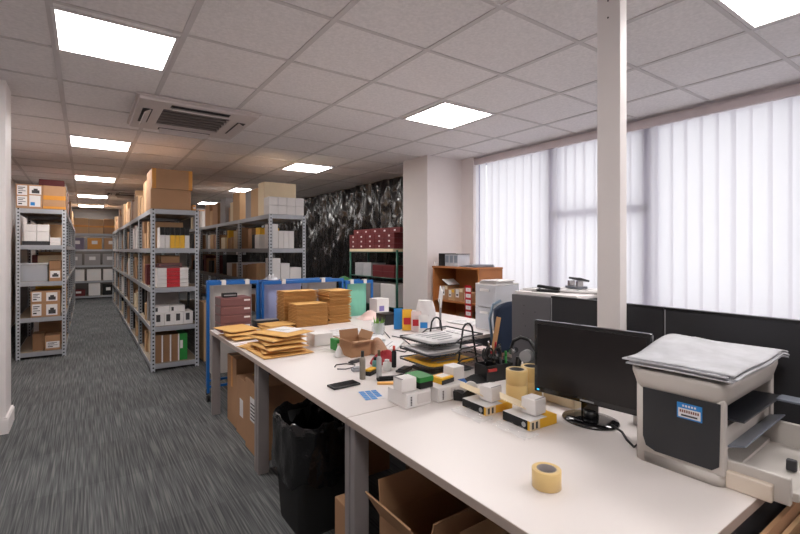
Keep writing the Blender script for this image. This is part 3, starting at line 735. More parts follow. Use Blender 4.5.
tray.box(-.235, -.196, -.225, -.118, -.0, .048, cream_m if False else mat('tray_cream', (222, 208, 192), .5), bev=.004).box(-.2, .21, -.275, -.26, .012, .036, pg, bev=.003)
tray.build('paper_tray', pr)
MB().box(-.03, -.012, -.235, -.21, .026, .060, dark_m, bev=.004).build('paper_guide', pr)
MB().box(-.2, .2, -.155, -.05, .0, .005, mat('tray_slate', (36, 38, 44), .4), Matrix.Translation((0, 0, .180)) @ Matrix.Rotation(-.05, 4, 'X'), bev=.0015).build('output_tray', pr)
MB().box(.13, .2, -.30, -.15, .188, .195, mat('arm_slate', (110, 116, 128), .35), bev=.0015).build('tray_extension', pr)
MB().box(-.2, .22, -.165, -.06, 0, .005, mat('arm_slate', (110, 116, 128), .35), Matrix.Translation((0, 0, .070)) @ Matrix.Rotation(-.3, 4, 'X'), bev=.0015).build('feed_flap', pr)
for k, (dz, dx, dy, rr) in enumerate([(0, 0, 0, 0), (.006, .008, -.004, .015), (.012, -.004, .006, -.02), (.018, .004, .0, .01)]):
    o = MB()
    def fz(i, j, dz=dz):
        x, y = -.278+.585*i, -.150+.296*j
        z = dz+.010+.034*math.sin(PI*min(1, max(0, (i-.15)/.85)))**1.5*j**1.3+.005*math.sin(9*i+4*j)*(.3+.7*i)-.014*max(0, i-.86)/.14*(1-j*.5)
        return (x, y, max(z, dz+.001+(.0 if abs(x) < .26 else -.02)))
    o.grid(40, 24, fz, mat('news_paper', (190, 191, 196), .55, var=.30, scale=16))
    q = o.build('paper_sheaf', None, (1.75+dx, .652+dy, DZ+.305), .04+rr)
    sd = q.modifiers.new('thickness', 'SOLIDIFY'); sd.thickness = .005; sd.offset = 1
    tag(q, ['lowest', 'second from bottom', 'second from top', 'topmost'][k]+' sheaf of the creased papers drooping over the printer lid', 'papers', 'creased papers on the printer')
# ------------------------------------------------------------------ packing tape roll
def tape_roll(label, loc, r, h, ri, m=tape_m, group=None, core=dark_m):
    t = thing('tape_roll', label, 'tape', loc, 0, group)
    MB().lathe([(ri+.004, 0), (r-.001, 0), (r, .001), (r, h-.001), (r-.001, h), (ri+.004, h)], m, 48, closed=True).build('tape', t)
    MB().lathe([(ri, .0005), (ri+.0039, .0005), (ri+.0039, h-.0005), (ri, h-.0005)], core, 40, closed=True).build('core', t)
    return t
p = at(546.5, 486, .731)
tape_roll('buff roll of packing tape lying alone on the near end of the desk', (p.x, p.y, DZ), .0415, .052, .024, core=mat('core_grey', (140, 132, 130), .6))
for (x, y, k, lb) in [(1.643, 1.395, 0, 'lower cream tape roll of the front pair by the monitor'), (1.643, 1.395, 1, 'upper cream tape roll of the front pair by the monitor'),
                      (1.745, 1.392, 0, 'lower cream tape roll of the pair partly behind, next to the monitor edge'), (1.745, 1.392, 1, 'upper cream tape roll of the pair partly behind, next to the monitor edge')]:
    tape_roll(lb, (x, y, DZ+k*.0685), .049, .068, .03, group='cream tape rolls stacked by the monitor')
# ------------------------------------------------------------------ small parcels
def pbox(name, label, c, r, l, h, m, z=DZ, **kw):
    """axis-aligned box from the floor contacts of its near corner, its right end and its left end"""
    C, R, L = at(c[0], c[1], z), at(r[0], r[1], z), at(l[0], l[1], z)
    return carton(name, label, C.x, R.x, C.y, L.y, z+.0005, h, m, **kw)
BAR = [(.4, .6, .1+i*.13, .1+i*.13+.09, ink_m) for i in range(6)]
pbox('parcel_box', 'cream white carton with barcode, green box and white box standing on it', (406, 410), (432, 404), (389, 400.5), .066, white_m, stickers=[('f', .05, .35, .1, .9, paper_m, BAR), ('f', .45, .95, .2, .85, mat('faint_print', (206, 200, 198), .6))])
zt = DZ+.0675
pbox('parcel_box', 'small plain white box on the barcode carton beside the green box', (401.5, 393.5), (416.5, 390), (396, 389), .058, white_m, z=zt, detail=True, stickers=[('t', .0, .1, 0, 1, grey_card)])
gb = pbox('parcel_box', 'green and black box on the barcode carton', (420, 390), (432, 386.5), (410, 383), .05, blackmatt, z=zt, stickers=[('t', 0, 1, 0, 1, green_m), ('f', 0, 1, .6, 1, green_m), ('l', 0, 1, .6, 1, green_m)])
pbox('parcel_box', 'second barcode carton nearer the tape dispenser, yellow box and white box on it', (438, 403.5), (466, 396.5), (431, 399.5), .066, white_m, stickers=[('f', .05, .3, .1, .9, paper_m, BAR), ('f', .45, .95, .2, .85, mat('faint_print', (206, 200, 198), .6))])
o = carton('parcel_box', 'small white box on the second barcode carton', 1.435, 1.505, 1.60, 1.675, zt, .062, white_m, detail=False)
carton('parcel_box', 'flat yellow and grey box on the second barcode carton', 1.34, 1.425, 1.585, 1.66, zt, .028, yellow_m, rz=.15, stickers=[('f', .0, 1, .0, .7, dark_m), ('t', .2, .9, .2, .8, paper_m)])
def yb_box(label, c, r, l, h, rz=0):
    C, R, L = at(c[0], c[1], DZ), at(r[0], r[1], DZ), at(l[0], l[1], DZ)
    ax = (R-C); ay = (L-C); yaw = math.atan2(ax.y, ax.x)
    w = ax.length; d = ay.length
    t = thing('boxed_tool', label, 'box', (C.x, C.y, DZ+.001), yaw, 'yellow and black boxes in clear film')
    MB().box(0, w, 0, d, 0, h, yellow_m, bev=.002).build('carton', t)
    MB().box(-.0012, .0, .012, d, 0.002, h, blackmatt).box(-.0012, w*.35, -.0012, .0, 0, h, cream_m).box(0, w*.62, .0, d, h, h+.001, paper_m).build('sleeve', t)
    MB().cyl((-.0024, .03, h*.5), .010, .0012, mat('badge_grey', (170, 170, 172), .4), 20, axis='x').box(w*.06, w*.13, -.0018, -.0012, h*.15, h*.85, ink_m).box(w*.2, w*.27, -.0018, -.0012, h*.15, h*.85, ink_m).build('badge', t)
    f = MB(); random.seed(int(c[0]))
    def ff(i, j):
        x, y = -.085+.08*i, -.05+(d+.04)*j
        e = 1
        z = .003+.008*abs(math.sin(11*i+5*j)*math.cos(9*j-4*i)) if e else h+.003+.004*abs(math.sin(14*i)*math.cos(12*j))
        return (x, y, z)
    f.grid(26, 22, ff, wrap_m); f.build('clear_film', t)
    return (C.x, C.y, yaw, w, d)
YB1 = yb_box('yellow and black box in clear film, small white box on top, by the tape dispenser', (486, 416.5), (512.5, 409), (464, 406), .035)
YB2 = yb_box('yellow and black box in clear film with white box, nearest the monitor foot', (530, 432), (557, 423.5), (503.5, 420), .037)
for (Y, lb, z) in [(YB1, 'by the tape dispenser', DZ+.041), (YB2, 'nearest the monitor foot', DZ+.043)]:
    M = Matrix.Translation((Y[0], Y[1], 0)) @ Matrix.Rotation(Y[2], 4, 'Z')
    pc = M @ Vector((Y[3]*.52, Y[4]*.38, 0))
    t = carton('parcel_box', 'small white box on the yellow box '+lb, pc.x-.035, pc.x+.035, pc.y-.034, pc.y+.034, z, .062, white_m, rz=Y[2]+.1, stickers=[('t', .04, .96, .04, .10, grey_card)])
    pc = M @ Vector((Y[3]*.30, Y[4]*.80, 0))
    lf = MB().box(-.07, .07, -.04, .04, 0, .003, cream_m, Matrix.Translation((0, 0, .028)) @ Matrix.Rotation(.35, 4, 'Y')).build('card_flap', None, (pc.x, pc.y, z), Y[2]-.75)
    tag(lf, 'cream card leaning on the white box of the yellow box '+lb, 'card')
# tape dispenser
td = thing('tape_dispenser', 'black desk tape dispenser with pale roll beside the yellow box in film', 'tape dispenser', (1.452, 1.50, DZ), -.9)
Mx = Matrix(((1, 0, 0, 0), (0, 0, 1, 0), (0, 1, 0, 0), (0, 0, 0, 1)))
MB().prism([(-.075, 0), (.06, 0), (.062, .02), (.03, .025), (.012, .05), (-.012, .052), (-.035, .03), (-.06, .042), (-.078, .04)], -.026, .026, black_m, Mx).build('base', td)
MB().cyl((0, -.012, .052), .032, .024, mat('tape_pale', (214, 212, 208), .4), 28, axis='y').build('tape', td)
MB().box(-.082, -.07, -.014, .014, .04, .05, chrome_m).build('cutter', td)
# phone and sticker sheet
ph = thing('mobile_phone', 'black mobile phone lying on the desk edge', 'phone', (1.078, 2.03, DZ), .04)
MB().box(-.077, .077, -.038, .038, 0, .010, black_m, bev=.003).build('casing', ph)
MB().box(-.070, .070, -.034, .034, .0098, .0106, mat('phone_glass', (30, 30, 33), .15)).build('screen', ph)
ss = thing('sticker_sheet', 'small sheet of blue stickers lying near the phone', 'sticker sheet', (1.115, 1.825, DZ), -.25)
MB().box(-.05, .05, -.07, .07, 0, .001, paper_m).build('backing', ss)
s_ = MB()
for i in range(3):
    for j in range(5):
        if (i, j) != (2, 0): s_.box(-.046+i*.031, -.046+i*.031+.027, -.066+j*.0265, -.066+j*.0265+.022, .001, .0016, blue_m)
s_.build('stickers', ss)
# ------------------------------------------------------------------ wire letter tray
wm = mat('black_wire', (20, 20, 22), .4)
lt_ = thing('letter_tray', 'black wire three-tier letter tray full of papers', 'letter tray', (1.79, 2.016, DZ))
for yy in (-.14, .14):
    MB().tube([(-.085, yy, .004), (-.07, yy, .06), (-.045, yy, .19), (-.035, yy, .245), (-.018, yy, .265), (0, yy, .27), (.018, yy, .265), (.035, yy, .245), (.045, yy, .19), (.07, yy, .06), (.085, yy, .004)], .0055, wm).build('arch', lt_)
for z in (.062, .122, .185):
    w = MB()
    x0, x1, y0, y1 = -.29, .09, -.17, .145
    w.tube([(x0+.02, y0, z), (-.12, y0, z-.008), (-.07, y0, z+.018), (x1, y0, z+.02), (x1, y1, z+.02), (-.07, y1, z+.018), (-.12, y1, z-.008), (x0+.02, y1, z), (x0, y1-.03, z), (x0, y0+.03, z)], .0045, wm, closed=True)
    w.build('rim', lt_)
    m_ = MB()
    for i in range(14): m_.box(x0+.01, x1, y0+.012+i*.022-.001, y0+.012+i*.022+.001, z-.011, z-.009, wm)
    for i in range(10): m_.box(x0+.02+i*.04-.001, x0+.02+i*.04+.001, y0, y1, z-.012, z-.010, wm)
    m_.build('mesh_floor', lt_)
def tray_paper(label, z, m, n, dx=0, rz=0.0, w=.31, d=.26):
    o = MB(); random.seed(int(z*1000))
    for i in range(n):
        ox, oy = random.uniform(-.012, .012), random.uniform(-.008, .008); ph_ = random.uniform(0, 3)
        o.grid(12, 6, lambda a, b_: (-w/2+w*a+ox, -d/2+d*b_+oy, i*.0045+.004*math.sin(3*a+ph_)*a+.003), m if i < n-1 or m is yellow_m else paper_m)
        zz = i*.0045+.003
    for k in range(5): o.box(-.1, random.uniform(-.02, .1), -.1+k*.045, -.09+k*.045, zz+.005, zz+.0056, mat('print_grey', (150, 150, 154), .7))
    q = o.build('paper_pile', None, (1.70+dx, 2.0, z), rz); sd = q.modifiers.new('thickness', 'SOLIDIFY'); sd.thickness = .002
    tag(q, label, 'papers')
tray_paper('white papers in the top tier of the wire tray', DZ+.178, paper_m, 3, -.02, .08)
tray_paper('grey white papers in the middle tier of the wire tray', DZ+.115, mat('paper_grey', (190, 188, 192), .7), 4, -.03, -.06)
tray_paper('yellow folder and papers in the bottom tier of the wire tray', DZ+.055, yellow_m, 3, -.03, .1)
sheet_stack('paper_stack', 'dark folder of papers on the desk beneath the wire tray', 1.70, 2.0, DZ, .26, .24, 4, 0, mat('folder_grey', (96, 94, 98), .6))
# red cloth bag beside the tray and scattered tools
rb_ = MB()
rb_.grid(18, 14, lambda i, j: (-.11+.22*i+.03*math.sin(7*j), -.05+.10*j+.02*math.sin(8*i), .004+.06*math.sin(PI*i)**.7*math.sin(PI*j)**.7*(1+.25*math.sin(13*i+4*j))), mat('red_fabric', (176, 52, 60), .8, bump=.6, bscale=30))
o = rb_.build('red_bag', None, (1.50, 2.32, DZ), .8); tag(o, 'crumpled red plastic packet lying behind the wire tray papers', 'packet')
# ------------------------------------------------------------------ pens, scissors, ruler
cup = thing('pen_cup', 'black mesh pen cup holding the wooden ruler', 'pen cup', (1.905, 1.79, DZ))
MB().lathe([(.0001, 0), (.038, 0), (.042, .105), (.040, .105), (.036, .004), (.0001, .004)], wm, 28).build('cup', cup)
def stick(name, label, p0, p1, w, t, m, cat, tip=None, group=None):
    a, b_ = Vector(p0), Vector(p1); d = b_-a; L = d.length
    q = d.to_track_quat('Z', 'X').to_matrix().to_4x4()
    if tip is None:
        o = MB().box(-w/2, w/2, -t/2, t/2, 0, L, m, q).build(name, None, a); return tag(o, label, cat, group)
    r = thing(name, label, cat, a, 0, group)
    MB().cyl((0, 0, 0), w/2, L*.8, m, 12, M=q).build('barrel', r); MB().cyl((0, 0, L*.8), w/2*1.08, L*.2, tip, 12, M=q).build('cap', r)
    return r
stick('wooden_ruler', 'wooden ruler standing tall in the black pen cup', (1.892, 1.80, DZ+.006), (1.965, 1.80, DZ+.30), .034, .005, kraftwood, 'ruler')
for i, (dx, dy, m, tip, lb) in enumerate([(-.02, -.01, red_m, white_m, 'red pen'), (.012, -.022, blue_m, blackmatt, 'blue pen'), (.0, .02, blackmatt, chrome_m, 'black pen'), (-.012, -.024, red_m, red_m, 'plain red marker'), (.022, .012, white_m, red_m, 'white pen')]):
    stick('pen', lb+' in the black pen cup beside the wooden ruler', (1.905+dx*.6, 1.79+dy*.6, DZ+.006), (1.905+dx*1.7, 1.79+dy*1.7, DZ+.15+.008*i), .010, .01, m, 'pen', tip)
og = thing('desk_organiser', 'black desk organiser with a red clip, scissors standing in it', 'organiser', (1.80, 1.685, DZ), -.1)
w = MB()
for (x0, x1, y0, y1) in [(-.09, .09, -.05, -.046), (-.09, .09, .046, .05), (-.09, -.086, -.046, .046), (.086, .09, -.046, .046), (-.002, .002, -.046, .046)]: w.box(x0, x1, y0, y1, 0, .085, black_m)
w.box(-.09, .09, -.05, .05, 0, .004, black_m).build('body', og)
MB().box(-.085, -.03, -.060, -.0505, .056, .070, mat('dull_red', (170, 52, 48), .5)).build('red_clip', og)
def scissors(label, x, y, rz, lean=.0):
    t = thing('scissors', label, 'scissors', (x, y, DZ+.006), rz, 'black handled scissors in the organiser')
    MB().prism([(-.006, 0), (.001, 0), (.008, .1), (-.004, .1)], -.0015, .0015, chrome_m, Matrix(((1, 0, 0, 0), (0, 0, 1, 0), (0, 1, 0, 0), (0, 0, 0, 1)))).build('blades', t)
    for s_ in (-1, 1):
        pts = [(s_*(.022+.017*math.cos(a)), s_*.002, .135+.026*math.sin(a)) for a in [2*PI*k/16 for k in range(16)]]
        MB().tube(pts, .005, black_m, closed=True).tube([(0, s_*.002, .09), (s_*.012, s_*.002, .115)], .006, black_m).build('handle', t)
    return t
for i, (x, y, rz, lb) in enumerate([(1.745, 1.69, .3, 'left end'), (1.785, 1.67, -.4, 'middle'), (1.85, 1.69, .8, 'right end')]):
    scissors('black handled scissors standing in the %s of the black desk organiser' % ['front', 'middle', 'back'][i], x, y, rz)
for i, (x, y, m, lb) in enumerate([(1.87, 1.66, green_m, 'green marker'), (1.765, 1.715, blackmatt, 'black marker'), (1.83, 1.66, dark_m, 'grey marker')]):
    stick('marker_pen', lb+' standing in the black desk organiser', (x, y, DZ+.006), (x+.008, y+.01, DZ+.14), .013, .01, m, 'pen', m)
tg = thing('tape_gun', 'black hand tape dispenser with curved guard, upright beside the cabinet panel', 'tape gun', (1.955, 1.60, DZ), 1.9)
tg.scale = (1.22, 1.22, 1.22)
MB().tube([(-.05, 0, .02), (-.055, 0, .07), (-.05, 0, .12), (-.02, 0, .165), (.02, 0, .175), (.055, 0, .155), (.065, 0, .12)], .008, black_m).box(-.07, .05, -.03, .03, 0, .014, black_m, bev=.003).build('frame', tg)
MB().cyl((-.005, -.020, .095), .026, .040, mat('tape_grey', (150, 150, 152), .3), 32, axis='y').build('tape', tg)
MB().cyl((.055, -.026, .11), .013, .052, chrome_m, 20, axis='y').build('roller', tg)
MB().tube([(.03, 0, .012), (.035, 0, .05), (.03, 0, .085)], .014, black_m).build('grip', tg)
gbm = thing('glue_bottle', 'small green capped bottle in front of the tape gun', 'bottle', (1.90, 1.575, DZ))
MB().lathe([(.0001, 0), (.016, 0), (.017, .004), (.017, .06), (.009, .075), (.0001, .075)], green_m, 20).build('bottle_body', gbm); MB().cyl((0, 0, .075), .008, .022, white_m, 14, r2=.004).build('cap', gbm)
bb_ = MB().grid(12, 10, lambda i, j: (-.055+.11*i, -.04+.08*j, .002+.035*math.sin(PI*i)*math.sin(PI*j)*(1+.3*math.sin(9*i+6*j))), mat('blue_cloth', (60, 104, 168), .7)).build('cloth', None, (1.565, 1.70, DZ)); tag(bb_, 'crumpled blue cloth between the tray and the organiser', 'cloth')
bk = MB().grid(12, 10, lambda i, j: (-.08+.16*i, -.05+.10*j, .002+.028*math.sin(PI*i)*math.sin(PI*j)*(1+.3*math.sin(11*i+6*j))), blackmatt).build('cloth', None, (1.69, 1.70, DZ), -.3); tag(bk, 'crumpled black pouch between the blue cloth and organiser', 'cloth')
carton('parcel_box', 'plain cream box under the monitor behind its foot', 1.725, 1.86, 1.15, 1.31, DZ, .068, cream_m, detail=False)
carton('parcel_box', 'pale pink box behind the organiser beside the pen cup', 1.90, 2.01, 1.86, 2.06, DZ, .10, mat('pale_pink', (226, 206, 204), .7), detail=True, stickers=[('f', .2, .7, .4, .6, mat('faint_print', (206, 200, 198), .6))])
sheet_stack('paper_stack', 'white papers on the desk by the tape gun', 1.93, 1.34, DZ, .14, .16, 4, .4)
# ------------------------------------------------------------------ tools and bottles left of the wire tray
def bottle(name, label, u, v, r, h, m, capm, cat='bottle'):
    p = at(u, v, DZ); t = thing(name, label, cat, (p.x, p.y, DZ))
    MB().lathe([(.0001, 0), (r*.95, 0), (r, .003), (r, h*.72), (r*.5, h*.8), (.0001, h*.8)], m, 20).build('bottle_body', t)
    MB().cyl((0, 0, h*.8), r*.55, h*.2, capm, 14).build('cap', t); return t
bottle('spray_bottle', 'slim silver bottle with black cap standing behind the phone', 362.5, 379, .016, .15, mat('pewter', (150, 142, 132), .35, metal=.3), black_m)
bottle('spray_bottle', 'slim bottle with brown cap beside the silver one, nearer the wire tray', 379, 379, .014, .155, mat('clear_grey', (176, 178, 178), .25), mat('olive', (92, 78, 48), .5))
bottle('marker_pen', 'stout marker with orange red top standing on its end by the tray', 394, 367, .014, .125, blackmatt, mat('orange_red', (222, 82, 62), .5), 'pen')
bottle('glue_bottle', 'small teal bottle behind the two slim bottles', 375, 372, .016, .085, mat('teal', (96, 150, 146), .5), blackmatt)
bottle('ink_bottle', 'short white tub behind the two slim bottles', 387, 370, .024, .06, white_m, white_m, 'tub')
pt = at(371, 374, DZ)
hs = thing('hand_stamp', 'yellow and black hand stamp lying behind the slim bottles', 'stamp', (pt.x, pt.y, DZ), .5)
MB().box(-.045, .045, -.022, .022, 0, .022, blackmatt, bev=.004).build('base', hs); MB().box(-.04, .03, -.018, .018, .022, .034, yellow_m, bev=.004).build('handle', hs)
pt = at(386, 384, DZ)
ob = MB().box(-.045, .045, -.014, .014, 0, .010, mat('pale_orange', (244, 186, 104), .5), bev=.003).build('notepad', None, (pt.x, pt.y, DZ), -.55); tag(ob, 'pale orange sticky pad lying before the white barcode carton', 'notepad')
pt = at(350, 366, DZ)
wl = MB().tube([(-.10, -.03, .004), (-.06, -.06, .004), (0, -.05, .004), (.03, -.01, .004), (.0, .05, .004), (-.06, .06, .004), (-.09, .02, .004)], .003, ink_m).build('cable', None, (pt.x, pt.y, DZ)); tag(wl, 'thin grey cable looped on the desk before the open carton', 'cable')
pt = at(399, 377, DZ)
kn = thing('craft_knife', 'black craft knife lying flat beside the wire tray', 'knife', (pt.x, pt.y, DZ), .35)
MB().box(-.06, .03, -.009, .009, 0, .012, black_m, bev=.003).build('handle', kn); MB().box(.03, .06, -.006, .006, .004, .007, chrome_m).build('blade', kn)
# small open carton
def open_carton(label, x0, x1, y0, y1, z, h, m, flap=.08, tilt=(.5, .5, .9, .9), group=None, name='open_carton'):
    """four walls, a base and four flaps; tilt = outward lean of the -x, +x, -y, +y flaps in radians from upright"""
    t = .006; cx, cy = (x0+x1)/2, (y0+y1)/2; w, d = x1-x0, y1-y0
    r = thing(name, label, 'box', (cx, cy, z), 0, group)
    b_ = MB().box(-w/2, w/2, -d/2, d/2, 0, t, m)
    b_.box(-w/2, -w/2+t, -d/2, d/2, t, h, m).box(w/2-t, w/2, -d/2, d/2, t, h, m).box(-w/2+t, w/2-t, -d/2, -d/2+t, t, h, m).box(-w/2+t, w/2-t, d/2-t, d/2, t, h, m)
    b_.build('body', r)
    for k, a in enumerate(tilt):
        if a is None: continue
        if k < 2:
            sx = -1 if k == 0 else 1
            M = Matrix.Translation((sx*(w/2-t/2), 0, h)) @ Matrix.Rotation(sx*a, 4, 'Y')
            MB().box(-t/2, t/2, -d/2+.003, d/2-.003, 0, flap, m, M).build('flap', r)
        else:
            sy = -1 if k == 2 else 1
            M = Matrix.Translation((0, sy*(d/2-t/2), h)) @ Matrix.Rotation(-sy*a, 4, 'X')
            MB().box(-w/2+.003, w/2-.003, -t/2, t/2, 0, flap, m, M).build('flap', r)
    return r
open_carton('small open brown carton standing on the desk by the green box', 1.39, 1.535, 2.52, 2.68, DZ, .10, carton_m[0], .055, (1.2, .5, 1.5, .2))
carton('parcel_box', 'small green box tucked beside the small open carton', 1.40, 1.45, 2.74, 2.84, DZ, .075, green_m, stickers=[('f', .1, .9, .3, .7, white_m)])
pt = at(347, 357, DZ); pw = MB().grid(10, 8, lambda i, j: (-.03+.06*i, -.03+.06*j, .002+.07*math.sin(PI*i)*math.sin(PI*j)), paper_m).build('tissue', None, (1.345, 2.60, DZ)); tag(pw, 'white tissue crumpled against the small open carton', 'tissue')
pb_ = MB().grid(12, 10, lambda i, j: (-.06+.12*i, -.07+.14*j, .002+.10*math.sin(PI*i)**.6*math.sin(PI*j)**.6), mat('kraft_bag', (190, 150, 122), .7, bump=.5)).build('paper_bag', None, (1.61, 2.56, DZ)); tag(pb_, 'crumpled brown paper packet beside the small open carton', 'packet')
carton('parcel_box', 'white box on the desk beside the padded envelope stacks', 1.335, 1.48, 2.955, 3.10, DZ, .09, white_m, detail=False)
# ------------------------------------------------------------------ padded envelopes
def env_mesh(w, d, t, seed, crisp=False):
    em = .0036 if crisp else .0012
    random.seed(seed); b_ = MB()
    nx, ny = 12, 10
    def top(i, j, s_):
        x = (i*2-1); y = (j*2-1)
        k = max(0, (1-abs(x)**4))*max(0, (1-abs(y)**4))
        return (x*w/2, y*d/2, t/2+s_*(em+(t/2-em)*k**.5)+(.0012*math.sin(x*5+seed) if s_ > 0 else 0)*k)
    b_.grid(nx, ny, lambda i, j: top(i, j, 1), env_m); b_.grid(nx, ny, lambda i, j: top(i, j, -1), env_edge if False else env_m)
    bmesh.ops.remove_doubles(b_.bm, verts=b_.bm.verts[:], dist=.0001)
    # rim
    per = [(i/nx, 0) for i in range(nx)]+[(1, j/ny) for j in range(ny)]+[(1-i/nx, 1) for i in range(nx)]+[(0, 1-j/ny) for j in range(ny)]
    for a, c_ in zip(per, per[1:]+per[:1]):
        p0, p1, q0, q1 = top(*a, 1), top(*c_, 1), top(*a, -1), top(*c_, -1)
        b_.quad([q0, q1, p1, p0], env_edge)
    bmesh.ops.remove_doubles(b_.bm, verts=b_.bm.verts[:], dist=.0001)
    return b_
def env_proto(w, d, t, seed, crisp):
    o = env_mesh(w, d, t, seed, crisp).build('padded_envelope')
    fl_ = MB().box(-w*.47, w*.47, d*.30, d*.305, 0, .0015, env_edge, Matrix.Translation((0, 0, t-.0005)) if False else Matrix.Translation((0, 0, t))).build('flap_seam', o)
    return o
protos = {}
def envelope(label, x, y, z, w, d, t, rz=0, rx=0, ry=0, group=None, crisp=False):
    k = (crisp, round(w, 3), round(d, 3), round(t, 3))
    if k not in protos:
        protos[k] = env_proto(w, d, t, len(protos)+3, crisp); o = protos[k]
    else:
        o = protos[k].copy(); COL.objects.link(o)
        for ch in protos[k].children:
            c_ = ch.copy(); COL.objects.link(c_); c_.parent = o
    o.location = (x, y, z); o.rotation_euler = (rx, ry, rz)
    tag(o, label, 'envelope', group); return o
def env_stack(label, x, y, w, d, t, n, j, crisp=False):
    for i in range(n):
        random.seed(int(x*991+i*13))
        nm_ = label if i < n-1 else label.replace('in the', 'topmost of the')
        envelope(nm_, x+random.uniform(-j, j), y+random.uniform(-j, j), DZ+i*t, w, d, t*.985, random.uniform(-1, 1)*j*2.5, group=label if i < n-1 else None, crisp=crisp)
env_stack('brown padded envelope in the tidy front stack before the lilac bag', 1.685, 3.87, .31, .20, .0128, 16, .003, True)
env_stack('brown padded envelope in the tall tidy stack behind the front one', 1.665, 4.085, .33, .2, .0127, 24, .003, True)
env_stack('brown padded envelope in the untidy stack before the mint bag', 1.975, 3.93, .23, .27, .0128, 24, .010, True)
lw = .34
pile = [(1.085, 2.985, .34, .40, .010, .02), (1.10, 3.01, .28, .36, .023, -.16), (1.08, 2.99, .28, .36, .023, .10), (1.11, 3.03, .28, .36, .023, -.10), (1.09, 3.05, .28, .36, .023, .22), (1.13, 3.05, .28, .36, .023, .42)]
z = DZ
for i, (x, y, w, d, t, rz) in enumerate(pile):
    o = envelope(['widest brown envelope, lowest of the loose pile at the desk edge', 'second lowest envelope of the loose pile at the desk edge', 'third envelope up in the loose pile at the desk edge', 'fourth envelope up in the loose pile at the desk edge', 'fifth envelope up in the loose pile at the desk edge', 'topmost envelope of the loose pile, white label on it'][i], x, y, z+.0004, w, d, t, rz, group='loose envelopes piled at the desk edge')
    z += t+.0005
    if i == 5:
        lb_ = MB().box(-.05, .115, -.11, .10, t+.0004, t+.0012, paper_m)
        for k in range(4): lb_.box(-.02, .05-.01*k, -.03+k*.022, -.024+k*.022, t+.0012, t+.0016, mat('print_grey', (150, 150, 154), .7))
        lb_.build('address_label', o, label='white address label')
envelope('brown envelope slumped against the loose pile at its far side', .985, 3.185, DZ+.0005, .16, .20, .021, .4)
z = DZ
for i, (x, y, rz) in enumerate([(1.03, 3.62, .1), (1.02, 3.66, -.15), (1.0, 3.70, .2)]):
    envelope(['lowest', 'middle', 'topmost'][i]+' envelope of the small pile before the maroon boxes', x, y, z+.0004, .25, .32, .024, rz, group='small envelope pile before the maroon boxes'); z += .0245
z = DZ
for i, (x, y, rz) in enumerate([(1.37, 3.83, .05), (1.36, 3.82, -.1), (1.38, 3.84, .12)]):
    envelope(['lowest', 'middle', 'topmost'][i]+' envelope of the flat pile between maroon boxes and stacks', x, y, z+.0004, .26, .24, .016, rz, group='flat envelope pile between boxes and stacks'); z += .0165
envelope('small loose brown envelope lying before the tidy front stack', 1.42, 3.56, DZ+.0005, .15, .07, .010, .5)
# maroon archive boxes
for i in range(4):
    carton('archive_box', ['lowest', 'second', 'third', 'topmost'][i]+' dull maroon box with white tab in the stack at the far desk corner', .925, 1.175, 3.90, 4.105, DZ+i*.072+.0005, .0705, maroon_m,
           group='dull maroon boxes at the desk corner', stickers=[('f', .76, .96, .55, .75, paper_m), ('f', .1, .7, .82, .86, mat('maroon_light', (150, 108, 104), .6)), ('l', .1, .9, .1, .9, mat('grey_brown', (104, 88, 86), .6))])
sp = MB().box(-.06, .06, -.03, .03, 0, .035, black_m, bev=.005).box(-.05, .05, -.0315, -.03, .012, .022, grey_card).build('label_printer', None, (1.01, 3.97, DZ+.289)); tag(sp, 'small black device on top of the dull maroon boxes', 'device')
carton('parcel_box', 'flat dark box on the desk end behind the flat envelopes', 1.245, 1.46, 4.0, 4.105, DZ, .055, dark_m, stickers=[('t', .05, .95, .1, .9, grey_card)])
# ------------------------------------------------------------------ things on the window-row desks
gj = thing('glass_jar', 'glass jar with green leaves on the desk behind the open carton', 'jar', (1.955, 3.09, DZ))
MB().lathe([(.0001, 0), (.05, 0), (.053, .005), (.053, .10), (.05, .10), (.049, .008), (.0001, .008)], clear_m, 28).build('glass', gj)
lv = MB()
random.seed(5)
for i in range(16):
    a = random.uniform(0, 6.3); l = random.uniform(.06, .11); b_ = random.uniform(.1, .5)
    p0 = Vector((.015*math.cos(a), .015*math.sin(a), .01)); p1 = p0+Vector((math.cos(a)*l*b_, math.sin(a)*l*b_, l+.03)); s_ = Vector((-math.sin(a), math.cos(a), 0))*.012
    lv.quad([p0, (p0+p1)/2-s_, p1, (p0+p1)/2+s_], mat('leaf_green', (112, 160, 60), .6))
lv.build('leaves', gj)
carton('office_device', 'black box shaped device behind the glass jar', 2.24, 2.40, 3.42, 3.58, DZ, .10, black_m, cat='device', stickers=[('l', .1, .9, .3, .7, dark_m)])
for i, (x, y, m, m2, h, lb) in enumerate([(2.235, 3.20, blue_m, blue_m, .18, 'blue packet standing beside the black device'), (2.26, 3.11, yellow_m, red_m, .18, 'red and yellow packet standing next to the blue one'), (2.29, 3.02, mat('pale_pink', (226, 206, 204), .7), red_m, .17, 'pink and red packet standing next to the white bag'), (2.30, 2.93, white_m, blue_m, .15, 'white packet with blue print standing before the white bag')]):
    r = thing('snack_packet', lb, 'packet', (x, y, DZ), .94)
    pk = MB(); pk.grid(8, 8, lambda a, b_: (-.018*math.sin(PI*a)**.5*math.sin(PI*(b_*.85+.15))**.5, -.042+.084*a, .002+b_*h), m); pk.grid(8, 8, lambda a, b_: (.018*math.sin(PI*a)**.5*math.sin(PI*(b_*.85+.15))**.5, -.042+.084*a, .002+b_*h), m); pk.build('pouch', r)
    MB().box(-.0215, -.019, -.03, .03, .3*h, .62*h, m2, bev=.0008).build('front_print', r)
wb_ = MB()
